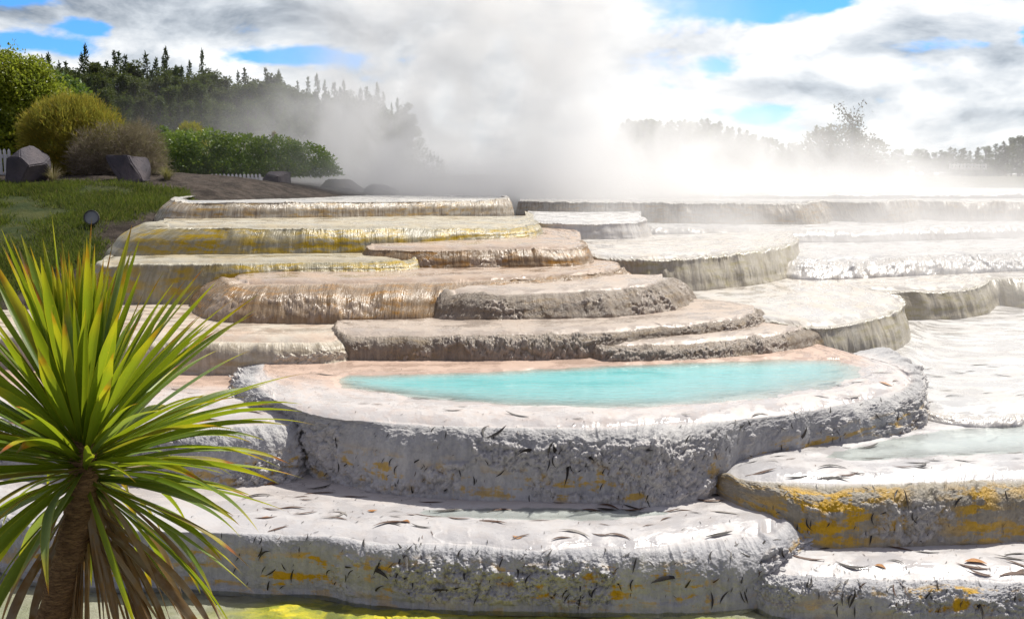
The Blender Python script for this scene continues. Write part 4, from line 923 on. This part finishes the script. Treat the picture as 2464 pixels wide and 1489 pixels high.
# low growth at the foot of the wood
m_under = leaf_mat('undergrowth_leaves', (.012, .03, .012), (.05, .09, .02), None, .6, .25, .5, .3)
r = np.random.default_rng(61); C, D = [], []
ell = []
for i in range(46):
    px = r.uniform(330, 1000); Y = r.uniform(40, 60); p = plan(px, Y, 2.5); ell.append((p[0], Y, 2.3, r.uniform(.9, 1.6), .9, r.uniform(.7, 1.5)))
C, D = blob_leaves(ell, 90, r); n = len(C)
tag(foliage_obj('undergrowth', C, D + r.normal(size=(n, 3)) * .5, D + r.normal(size=(n, 3)) * .6, .2 * r.uniform(.6, 1.3, n), np.full(n, .1), m_under, None, r), kind='stuff')

G2 = 'trees on the ridge beyond the steam'
hill_top = [(1560, 292), (1600, 294), (1640, 296), (1680, 296), (1700, 292), (1740, 305), (1780, 318), (1820, 330), (1860, 338), (1900, 346), (1940, 352)]
hx_ = [p[0] for p in hill_top]; hy_ = [p[1] for p in hill_top]
for i in range(64):
    px = 1500 + (1960 - 1500) * (i + rr.uniform(-.4, .4)) / 63; row = i % 2; ty = np.interp(px, hx_, hy_) + (rr.uniform(-7, 9) if row == 0 else rr.uniform(8, 34))
    pine = rr.random() < .6
    plant(rr.choice(PR_P if pine else PR_G), px, (110 if row == 0 else 98) + rr.uniform(-4, 4), ty, ('pointed pine' if pine else 'bushy tree') + (' on the crest' if row == 0 else ' on the slope') + ' of the ridge in steam, ' + ('its high left end' if px < 1720 else 'its low right end'), G2, rr.uniform(1.2, 1.8), z0=1.5, rr=rr)
G3 = 'trees along the far right skyline'
for i in range(58):
    px = 1880 + (2560 - 1880) * (i + rr.uniform(-.4, .4)) / 57
    ty = np.interp(px, [1880, 2000, 2200, 2280, 2380, 2420, 2463, 2560], [352, 362, 368, 362, 356, 345, 332, 322]) + rr.uniform(-9, 9)
    pine = rr.random() < .75
    plant(rr.choice(PR_P if pine else PR_G), px, 125 + rr.uniform(-6, 6), ty, ('small pointed pine' if pine else 'small bushy tree') + ' of the far right skyline, ' + ('behind the bare-topped tree' if px < 2120 else ('above the distant fence' if px < 2380 else 'at the right edge')), G3, rr.uniform(1.3, 1.9), z0=1.5, rr=rr)
m_br = leaf_mat('russet_leaves', (.045, .035, .025), (.10, .075, .05), (.14, .09, .06), .7, .2, .5, .2)
bush('dark_tree', 'dark rounded tree in the steam at right', 'tree', 2010, 46, [(1975, 350, 40, 35, 0), (2020, 355, 60, 45, 0), (2075, 370, 55, 40, .4), (2010, 400, 90, 40, 0)], m_br, 130, .2, .09, 41, lumpy=.3, freq=5)
def thin_tree(px, top, Y, seed):
    r = np.random.default_rng(seed); p = at_depth(px, top, Y); z0 = 2.35; root = empty('bare_tree', (p[0], Y, z0)); tag(root, 'thin sparse-leaved russet tree standing above the dark rounded tree', 'tree'); h = p[2] - z0
    parts = []; C = []; f = np.linspace(0, 1, 8)[:, None]; parts.append(tube_np(np.array([0, 0, h * .75]) * f, np.linspace(.09, .03, 8), 6))
    for i in range(26):
        z = h * r.uniform(.45, .8); a = r.uniform(0, 6.28); L = h * r.uniform(.12, .33); d = np.array([math.cos(a) * .7, math.sin(a) * .7, r.uniform(.4, 1.1)]); q = np.linspace(0, 1, 6)[:, None]
        path = np.array([0, 0, z]) + d * L * q + r.normal(size=(6, 3)) * .03; parts.append(tube_np(path, np.linspace(.022, .006, 6), 4)); C.append(np.repeat(path[2:], 5, 0) + r.normal(size=(20, 3)) * .13)
    V, Q = join(parts); mesh_obj('trunk', np_mesh('trunk', V, Q), m_trunk, root); C = np.concatenate(C); n = len(C)
    foliage_obj('crown', C, r.normal(size=(n, 3)), r.normal(size=(n, 3)), .13 * r.uniform(.6, 1.4, n), np.full(n, .06), m_br, root, r)
thin_tree(2052, 252, 45, 42)

# ------------------------------------------------------------------ cabbage tree in front
def frond_mat(name, dead=False):
    m, t = new_mat(name)
    f = t.n('ShaderNodeAttribute', attribute_name='along').outputs['Fac']; ac = t.n('ShaderNodeAttribute', attribute_name='across').outputs['Fac']
    rn = t.n('ShaderNodeAttribute', attribute_name='rnd').outputs['Fac']
    uv = t.n('ShaderNodeUVMap', uv_map='UVMap').outputs[0]
    lines = t.noise(t.mapv(uv, (900, 4, 1)), 1.0, 2, .5)
    if dead:
        c = t.mix(t.ramp(rn, 0, 1, 0, 1, False), (.20, .095, .028), (.52, .32, .13))
        c = t.mix(t.ramp(t.noise(uv, 9, 3), .4, .6, 0, .6), c, (.42, .36, .28))
    else:
        c = t.mix(rn, (.09, .17, .012), (.25, .36, .03))
        c = t.mix(t.ramp(rn, .90, .97), c, (.20, .12, .03))
        c = t.mix(t.ramp(t.math('ABSOLUTE', t.math('SUBTRACT', rn, .45)), .06, .02), c, (.14, .24, .10))
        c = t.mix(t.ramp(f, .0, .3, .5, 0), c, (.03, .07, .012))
        c = t.mix(t.math('MULTIPLY', t.ramp(ac, .80, 1.0), .55), c, (.55, .50, .02))
        c = t.mix(t.ramp(t.noise(uv, 60, 2), .66, .72, 0, .5), c, (.5, .4, .05))
        ed = t.math('ADD', f, t.math('MULTIPLY', t.math('SUBTRACT', rn, .5), .28))
        c = t.mix(t.ramp(ed, .72, .88, 0, .75), c, (.55, .45, .02))
        c = t.mix(t.ramp(ed, .90, .96), c, (.42, .10, .015))
        c = t.mix(t.ramp(ed, .97, 1.03), c, (.10, .045, .025))
    c = t.mix(t.math('MULTIPLY', t.ramp(lines, .4, .7), .25), c, (.03, .05, .01))
    b = t.n('ShaderNodeBump', {'Strength': .25, 'Distance': .002, 'Height': lines}).outputs[0]
    p = t.n('ShaderNodeBsdfPrincipled', {'Base Color': c, 'Roughness': .42 if not dead else .7, 'Specular IOR Level': .45, 'Normal': b})
    tr = t.n('ShaderNodeBsdfTranslucent', {'Color': t.mix(.35, c, (.75, .85, .02) if not dead else (.5, .3, .1))})
    t.out(t.n('ShaderNodeMixShader', {0: .42 if not dead else .2, 1: p.outputs[0], 2: tr.outputs[0]}).outputs[0])
    return m
m_frond = frond_mat('frond_green'); m_dfrond = frond_mat('frond_dead', True)

def frond_geo(base, d0, L, wd, droop, r, twist=.0, k=22):
    """sword leaf: starts along d0, bends down under its weight; a shallow V in section"""
    d = unit(np.asarray(d0, float)); p = np.array(base, float); pts = [p.copy()]; ds = [d]; seg = L / (k - 1)
    side_b = r.normal() * .25
    for i in range(k - 1):
        f = i / (k - 1); d = unit(d + np.array([0, 0, -1]) * droop * seg / L * (.3 + 2.4 * f ** 1.5) + np.cross(d, [0, 0, 1]) * side_b * seg); p = p + d * seg; pts.append(p.copy()); ds.append(d)
    pts = np.array(pts); ds = np.array(ds); f = np.linspace(0, 1, k)
    w = wd * np.clip(np.interp(f, [0, .06, .2, .5, .72, .9, 1], [.55, .42, .62, 1, .82, .32, .01]), 0, 1)
    up = np.array([0, 0, 1.]); s = np.cross(ds, up); ln_ = np.linalg.norm(s, axis=1, keepdims=True)
    alt = np.array([math.cos(r.uniform(0, 6.28)), math.sin(r.uniform(0, 6.28)), 0]); s = unit(np.where(ln_ < .25, s * (ln_ / .25) + alt * (1 - ln_ / .25), s))
    n_ = unit(np.cross(s, ds)); tw = twist * f + r.normal() * .35
    s2 = s * np.cos(tw)[:, None] + n_ * np.sin(tw)[:, None]; n2 = unit(np.cross(s2, ds))
    V, al, ac, uv = [], [], [], []
    for j, q in enumerate((-1, -.55, 0, .55, 1)):
        V.append(pts + s2 * (w * .5 * q)[:, None] + n2 * (w * .20 * abs(q))[:, None]); al.append(f); ac.append(np.full(k, abs(q))); uv.append(np.stack([np.full(k, q * wd * .5), f * L], 1))
    V = np.stack(V, 1).reshape(-1, 3); al = np.stack(al, 1).ravel(); ac = np.stack(ac, 1).ravel(); uv = np.stack(uv, 1).reshape(-1, 2)
    return V, grid_quads(k, 5), al, ac, uv

def cabbage_tree():
    r = np.random.default_rng(19); Y = 3.2
    head = at_depth(198, 1066, Y); foot = at_depth(110, 1560, Y); gz = -.13
    low = foot + (foot - head) * .35; base = np.array([low[0] - .08, Y + .02, gz])
    root = empty('cabbage_tree', base); tag(root, 'cabbage tree with spiky yellow-green sword leaves and hanging dead skirt in front at left', 'tree')
    hb = head - base
    # trunk with ringed bark
    ctrl = np.array([[0, 0, 0], (low - base) * [1, 1, .9] , (foot - base), hb + [-.02, 0, -.22], hb + [0, 0, .06]]); path = catmull(ctrl, 150)
    rad = np.interp(np.linspace(0, 1, 150), [0, .5, .72, .9, 1], [.068, .054, .046, .042, .03]); rad = rad * (1 + .05 * np.abs(np.sin(np.arange(150) * 1.3)) + .03 * rng.normal(size=150))
    V, Q = tube_np(path, rad, 40, .16, 3)
    mb, t = new_mat('cabbage_bark'); pos = t.n('ShaderNodeTexCoord').outputs['Object']
    nz = t.noise(t.mapv(pos, (26, 26, 90)), 1, 5, .7); vz = t.n('ShaderNodeTexVoronoi', {'Vector': t.mapv(pos, (34, 34, 120)), 'Scale': 1.0}, feature='DISTANCE_TO_EDGE').outputs['Distance']
    cb = t.mix(t.ramp(nz, .3, .7), (.16, .085, .035), (.42, .25, .11)); cb = t.mix(t.ramp(vz, .0, .10, .35, 0), cb, (.03, .018, .01))
    t.out(t.n('ShaderNodeBsdfPrincipled', {'Base Color': cb, 'Roughness': .9, 'Normal': t.n('ShaderNodeBump', {'Strength': .8, 'Distance': .010, 'Height': t.math('ADD', nz, t.math('MULTIPLY', t.ramp(vz, 0, .15), .35))}).outputs[0]}).outputs[0])
    mesh_obj('trunk', np_mesh('trunk', V, Q), mb, root)
    def put(name, geos, mat):
        V, Q, al, ac, uv, rn, o = [], [], [], [], [], [], 0
        for g in geos: V.append(g[0]); Q.append(g[1] + o); al.append(g[2]); ac.append(g[3]); uv.append(g[4]); rn.append(np.full(len(g[0]), r.random())); o += len(g[0])
        return mesh_obj(name, np_mesh(name, np.concatenate(V), np.concatenate(Q), True, np.concatenate(uv), {'along': np.concatenate(al), 'across': np.concatenate(ac), 'rnd': np.concatenate(rn)}), mat, root)
    ga = math.pi * (3 - math.sqrt(5)); NL = 330; live = []
    for i in range(NL):
        f = i / (NL - 1)                          # 0 youngest, upright; 1 oldest, hanging
        a = i * ga + r.normal() * .15; elev = math.radians(np.interp(f, [0, .12, .35, .6, .82, 1], [88, 78, 48, 16, -14, -48]) + r.normal() * 7)
        if elev < .05 and math.sin(a) < -.1 and r.random() < .85: continue      # few leaves hang right in front of the trunk
        d = np.array([math.cos(a) * math.cos(elev), math.sin(a) * math.cos(elev), math.sin(elev)])
        L = np.interp(f, [0, .12, .5, .85, 1], [.46, .66, .72, .70, .66]) * r.uniform(.78, 1.1)
        b = hb + np.array([0, 0, np.interp(f, [0, 1], [.07, -.17])]) + d * np.array([1, 1, 0]) * .035
        live.append((frond_geo(b, d, L, .037 * r.uniform(.7, 1.2), np.interp(f, [0, .3, .7, 1], [.03, .16, .38, .6]) * r.uniform(.4, 1.9), r, r.normal() * .5), abs(math.sin(a)) if math.sin(a) > 0 else 0))
    NL = len(live); order = sorted(range(NL), key=lambda i: live[i][1])           # leaves toward the camera show largest
    for i in order[:100]: put('leaf', [live[i][0]], m_frond)
    tag(put('leaf_mass', [live[i][0] for i in order[100:]], m_frond), kind='stuff')
    dead = []
    for i in range(76):
        a = r.uniform(0, 2 * math.pi) if r.random() < .45 else r.uniform(-.9, .9) + (math.pi if r.random() < .45 else 0); elev = math.radians(r.uniform(-84, -40))
        if math.sin(a) < -.15 and r.random() < .75: continue
        d = np.array([math.cos(a) * math.cos(elev), math.sin(a) * math.cos(elev), math.sin(elev)])
        b = hb + np.array([0, 0, -r.uniform(.12, .34)]) + d * np.array([1, 1, 0]) * .05
        dead.append(frond_geo(b, d, r.uniform(.55, .85), .032 * r.uniform(.5, 1.2), r.uniform(.5, 1.1), r, r.normal() * 2.2))
    for g in dead: put('dead_leaf', [g], m_dfrond)
    return root
cabbage_tree()

# ------------------------------------------------------------------ fallen leaves
m_litter = []
for nm, c1, c2 in (('litter_black', (.012, .010, .009), (.035, .025, .018)), ('litter_brown', (.06, .028, .015), (.13, .06, .03)), ('litter_orange', (.36, .15, .03), (.5, .22, .05)), ('litter_grey', (.22, .2, .18), (.34, .31, .28))):
    m_litter.append(simple_mat(nm, c1, c2, 30, .45, .3, 120))
def litter_mesh(seed, long=True):
    r = np.random.default_rng(seed); k = 10; f = np.linspace(0, 1, k); L = 1.0; cv = r.uniform(-.9, .9)
    x = f - .5; y = cv * (f - .5) ** 2; z = .012 + .10 * r.uniform(-1, 1) * (f - .5) ** 2 + .012 * np.sin(f * 6 + seed)
    w = (.06 if long else .2) * np.interp(f, [0, .1, .4, .75, 1], [.12, .35, 1, .7, .02]); V = []
    for q in (-1, 0, 1): V.append(np.stack([x, y + q * w, z + (abs(q)) * w * .3 * (1 if seed % 2 else -.6)], 1))
    V = np.stack(V, 1).reshape(-1, 3); return np_mesh('fallen_leaf', V, grid_quads(k, 3), True)
LM = {}
for mi in range(4):
    for v in range(5):
        me = litter_mesh(v * 7 + 1 + mi, mi != 2); me.materials.append(m_litter[mi]); LM[(mi, v)] = me
rl = np.random.default_rng(33); N_LIT = [0]; REST = []
def put_leaf(key, i, j, length, ang, mi, label, group, lift=.004, rest=False, wf=1.1):
    Tt = TIERS[key]; p = Tt['G'][i, j]; n = Tt['Nn'][i, j]; n = n / np.linalg.norm(n)
    up = np.array([0, 0, 1.0]) if abs(n[2]) < .8 else np.array([0, 1.0, 0]); s = unit(np.cross(up, n)); t_ = np.cross(n, s)
    d = s * math.cos(ang) + t_ * math.sin(ang); e = np.cross(n, d)
    M = Matrix(((d[0], e[0], n[0], p[0] + n[0] * lift), (d[1], e[1], n[1], p[1] + n[1] * lift), (d[2], e[2], n[2], p[2] + n[2] * lift), (0, 0, 0, 1)))
    M = M @ Matrix.Diagonal((length, length * wf, length * .8, 1)); me = LM[(mi, int(rl.integers(5)))]
    if rest: REST.append((me, M)); return
    o = bpy.data.objects.new('fallen_leaf', me); link(o); o.matrix_world = M; tag(o, label, 'leaf', group); N_LIT[0] += 1
COLN = ['blackened', 'reddish brown', 'orange', 'silvery grey']
def scatter(key, where, cnt, Lr, label, group, mix, win=(0, 2463, 0, 1489), ang=None, rest=False):
    Tt = TIERS[key]; T = Tt['T']; px = Tt['px']; dens = np.linalg.norm(np.cross(np.gradient(px, axis=0), np.gradient(px, axis=1))[..., None], axis=-1) if False else None
    ok = (T >= where[0]) & (T <= where[1]) & (px[..., 0] > win[0]) & (px[..., 0] < win[1]) & (px[..., 1] > win[2]) & (px[..., 1] < win[3])
    I = np.argwhere(ok)
    if len(I) == 0: return
    # weight by the surface each grid cell has
    G = Tt['G']; a = np.linalg.norm(np.cross(np.gradient(G, axis=0), np.gradient(G, axis=1)), axis=-1); w = a[I[:, 0], I[:, 1]]; w = w / w.sum()
    for q in rl.choice(len(I), size=cnt, p=w):
        i, j = I[q]; mi = int(rl.choice(4, p=mix)); an = rl.normal() * .35 + (0 if rl.random() < .5 else math.pi) if ang is None else ang + rl.normal() * .5
        L = 1.3 * rl.uniform(*Lr) * (.55 if mi == 2 else 1)
        put_leaf(key, int(i), int(j), L, an, mi, label.replace('@', COLN[mi]), group, rest=rest)
def hero(key, px, py, L, ang, mi, label, group):
    Tt = TIERS[key]; d = np.hypot(Tt['px'][..., 0] - px, Tt['px'][..., 1] - py); d = np.where(Tt['T'] < -.7, 1e9, d); i, j = np.unravel_index(np.argmin(d), d.shape); put_leaf(key, int(i), int(j), L * 1.15, ang, mi, label, group, .008, wf=1.25)
GW, GF = 'leaves stuck to the terrace walls', 'fallen leaves on the shelves'
hero('B', 1370, 1128, .20, -1.05, 0, 'largest black leaf hanging on the wall below the turquoise pool', GW)
hero('B', 1335, 1083, .17, -.85, 0, 'black leaf crossing another above the largest hanging leaf on the pool wall', GW)
hero('B', 1320, 1080, .12, .95, 0, 'short black leaf crossed under another on the pool wall', GW)
hero('B', 1197, 1043, .15, .75, 0, 'slanting black leaf high on the pool wall, right of an upright one', GW)
hero('B', 1161, 1036, .12, 1.45, 0, 'upright black leaf high on the pool wall', GW)
hero('B', 1270, 1080, .17, -.3, 0, 'arched black leaf on the pool wall left of the crossed pair', GW)
hero('B', 1422, 1102, .12, .1, 0, 'flat lying black leaf on the pool wall right of the crossed pair', GW)
hero('B', 1562, 1085, .13, -.9, 0, 'black leaf on the rough lumps at the right of the pool wall', GW)
hero('B', 1930, 1045, .15, 1.2, 0, 'upright black leaf on the ribbed right flank of the pool wall', GW)
hero('L', 2178, 1200, .13, 1.3, 0, 'black leaf on the yellow stained wall', GW)
hero('A', 975, 1340, .18, -1.2, 0, 'long black leaf hanging on the front wall above the yellow patches', GW)
hero('A', 910, 1372, .17, -.25, 0, 'black leaf lying across the front wall at its left', GW)
hero('A', 1045, 1415, .16, .35, 0, 'bent black leaf low on the front wall over the algae', GW)
hero('A', 1600, 1390, .17, .1, 0, 'black leaf lying across the lumps of the front wall at right', GW)
hero('M', 2355, 1458, .16, -.4, 0, 'black leaf low on the wall in the bottom right corner', GW)
scatter('A', (-.9, -.02), 100, (.06, .20), '@ leaf on the lowest front shelf', GF, [.3, .5, .09, .11], (560, 1930, 1150, 1310))
scatter('B', (-.6, -.01), 55, (.06, .18), '@ leaf on the rim around the turquoise pool', GF, [.5, .35, .03, .12], (600, 2200, 860, 1010))
scatter('L', (-.9, -.01), 52, (.06, .18), '@ leaf on the shelf with the pale blue puddle', GF, [.58, .3, .0, .12], (1750, 2463, 1000, 1170))
scatter('M', (-.9, -.01), 44, (.06, .20), '@ leaf on the low shelf in the bottom right corner', GF, [.38, .5, .06, .06], (1900, 2463, 1250, 1400))
scatter('K', (-.8, -.01), 14, (.07, .17), '@ leaf on the flat glistening shelf at the right edge', GF, [.8, .2, .0, .0], (2200, 2463, 860, 1000))
scatter('N', (-.8, .1), 14, (.05, .15), '@ leaf on the pinkish shelf left of the pool', GF, [.4, .5, .0, .1], (400, 700, 880, 1100))
scatter('C', (-.8, .1), 8, (.05, .13), '@ leaf on the brown step behind the pool', GF, [.6, .4, 0, 0], (820, 1800, 740, 860))
# small leaves stuck to the walls, with the crumbs below too many to count
scatter('A', (.08, .95), 90, (.03, .09), '', '', [.95, .05, 0, 0], (560, 1900, 1290, 1470), 1.3, True)
scatter('B', (.08, .97), 100, (.025, .075), '', '', [.97, .03, 0, 0], (700, 2200, 960, 1215), 1.3, True)
scatter('L', (.08, .95), 26, (.03, .08), '', '', [.97, .03, 0, 0], (1760, 2463, 1120, 1310), 1.3, True)
scatter('M', (.08, .95), 40, (.03, .09), '', '', [.9, .1, 0, 0], (1900, 2463, 1380, 1489), 1.2, True)
# crumbs and bits of leaf nobody would count
scatter('A', (-.9, .9), 330, (.012, .035), '', '', [.7, .3, 0, 0], (300, 1950, 1150, 1470), 1.2, True)
scatter('B', (-.7, .95), 330, (.012, .035), '', '', [.8, .2, 0, 0], (600, 2200, 860, 1215), 1.2, True)
scatter('L', (-.9, .9), 120, (.012, .035), '', '', [.8, .2, 0, 0], (1750, 2463, 1000, 1290), 1.2, True)
scatter('M', (-.9, .9), 160, (.012, .035), '', '', [.8, .2, 0, 0], (1850, 2463, 1260, 1489), 1.2, True)
scatter('N', (-.8, .9), 120, (.012, .03), '', '', [.8, .2, 0, 0], (0, 700, 880, 1150), 1.2, True)
scatter('C', (-.8, .9), 60, (.015, .04), '', '', [.8, .2, 0, 0], (820, 1900, 740, 860), 1.2, True)
V, Q, MI, o_ = [], [], [], 0
for me, M in REST:
    k = len(me.vertices); co = np.empty(k * 3, np.float32); me.vertices.foreach_get('co', co); co = np.c_[co.reshape(-1, 3), np.ones(k)] @ np.array(M).T
    V.append(co[:, :3]); Q.append(grid_quads(k // 3, 3, o_)); o_ += k; MI += [m_litter.index(me.materials[0])] * len(Q[-1])
tag(mesh_obj('leaf_litter', np_mesh('leaf_litter', np.concatenate(V), np.concatenate(Q), True, None, None, None, MI), m_litter), kind='stuff')
# ------------------------------------------------------------------ steam
def steam_box(name, lo, hi):
    lo, hi = np.array(lo, float), np.array(hi, float); c = (lo + hi) / 2
    bmx = bmesh.new(); bmesh.ops.create_cube(bmx, size=1); bmesh.ops.scale(bmx, vec=tuple(hi - lo), verts=bmx.verts)
    me = bpy.data.meshes.new(name); bmx.to_mesh(me); bmx.free(); o = mesh_obj(name, me); o.location = c; return tag(o, kind='stuff')

def addall_t(t, l):
    r = l[0]
    for x in l[1:]: r = t.math('ADD', r, x)
    return r

def gauss(t, pos, c, s, amp):
    d = t.vm('MULTIPLY', t.vm('SUBTRACT', pos, c), tuple(1 / q for q in s))
    return t.math('MULTIPLY', t.math('EXPONENT', t.math('MULTIPLY', t.vm('DOT_PRODUCT', d, d), -1.0)), amp)

def steam_mat(name, fn, aniso=.5, tint=.985):
    m, t = new_mat(name); pos = t.n('ShaderNodeNewGeometry').outputs['Position']
    den = fn(t, pos)
    v = t.n('ShaderNodeVolumePrincipled', {'Color': (tint, tint, tint, 1), 'Density': den, 'Anisotropy': aniso})
    t.out(None, v.outputs[0]); return m

def plume_density(t, pos):
    z = t.n('ShaderNodeSeparateXYZ', {0: pos}).outputs[2]
    x = t.n('ShaderNodeSeparateXYZ', {0: pos}).outputs[0]
    shape = addall_t(t, [gauss(t, pos, (0, 27.5, 2.2), (3.6, 2.2, 2.6), .62), gauss(t, pos, (.4, 28, 6.0), (3.6, 2.2, 3.2), .55), gauss(t, pos, (.2, 28.5, 10), (3.8, 2.2, 4.0), .55),
                    gauss(t, pos, (3.6, 27, 2.2), (2.8, 2.4, 1.9), .62), gauss(t, pos, (9.6, 27.5, 2.1), (2.8, 2.8, 1.4), .34), gauss(t, pos, (8.0, 27.0, 1.6), (9, 2.8, .7), .28),
                    gauss(t, pos, (7.0, 28, 3.0), (4.5, 2.2, 1.2), .30), gauss(t, pos, (-3.5, 28, 4.0), (1.7, 2.2, 2.9), .75), gauss(t, pos, (-3.6, 24.9, 2.2), (2.2, 1.1, 1.0), .55),
                    gauss(t, pos, (1.2, 24.8, 2.0), (3.4, 1.1, .8), 1.9), gauss(t, pos, (-5.4, 29, 3.0), (2.4, 3.0, 1.7), .17), gauss(t, pos, (-8.0, 31, 3.4), (3.6, 3.5, 1.5), .05)])
    q = t.mapv(pos, (1, 1, .75))
    n = t.noise(q, .5, 6, .6, 1.1)
    f = t.ramp(n, .39, .62, .06, 1.0)
    zz = t.n('ShaderNodeSeparateXYZ', {0: pos}).outputs[2]
    f = t.math('MAXIMUM', f, t.ramp(zz, 3.4, 2.3, 0.0, .6))
    return t.math('MULTIPLY', shape, f)

def mist_density(t, pos):
    s = t.n('ShaderNodeSeparateXYZ', {0: pos}).outputs
    g = t.ramp(s[1], 13.0, 22.0, .9, 1.9, False)
    h = t.math('SUBTRACT', s[2], g)
    lay = t.math('EXPONENT', t.math('MULTIPLY', t.math('MAXIMUM', h, 0.0), -1.9))
    lat = t.math('ADD', t.math('MULTIPLY', t.ramp(s[0], .2, 3.2), t.ramp(s[1], 13.6, 17.5, .35, 1.0)), t.math('MULTIPLY', t.ramp(s[0], -7, 0, .03, .06, False), 1.0))
    n = t.noise(t.mapv(pos, (1, 1, 1.4)), .75, 4, .55, .5)
    f = t.ramp(n, .36, .66, .08, 1.0)
    return t.math('MULTIPLY', t.math('MULTIPLY', t.math('MULTIPLY', lay, lat), f), .5)

o = steam_box('steam', (-14, 22.8, 1.2), (19, 36, 11.5)); o.data.materials.append(steam_mat('steam_plume', plume_density))
o = steam_box('steam', (-7, 13.4, .55), (13, 22.7, 4.6)); o.data.materials.append(steam_mat('steam_mist', mist_density, .15, .90))
cy.volume_step_rate = .45; cy.volume_max_steps = 96; cy.volume_bounces = 9; cy.max_bounces = 12
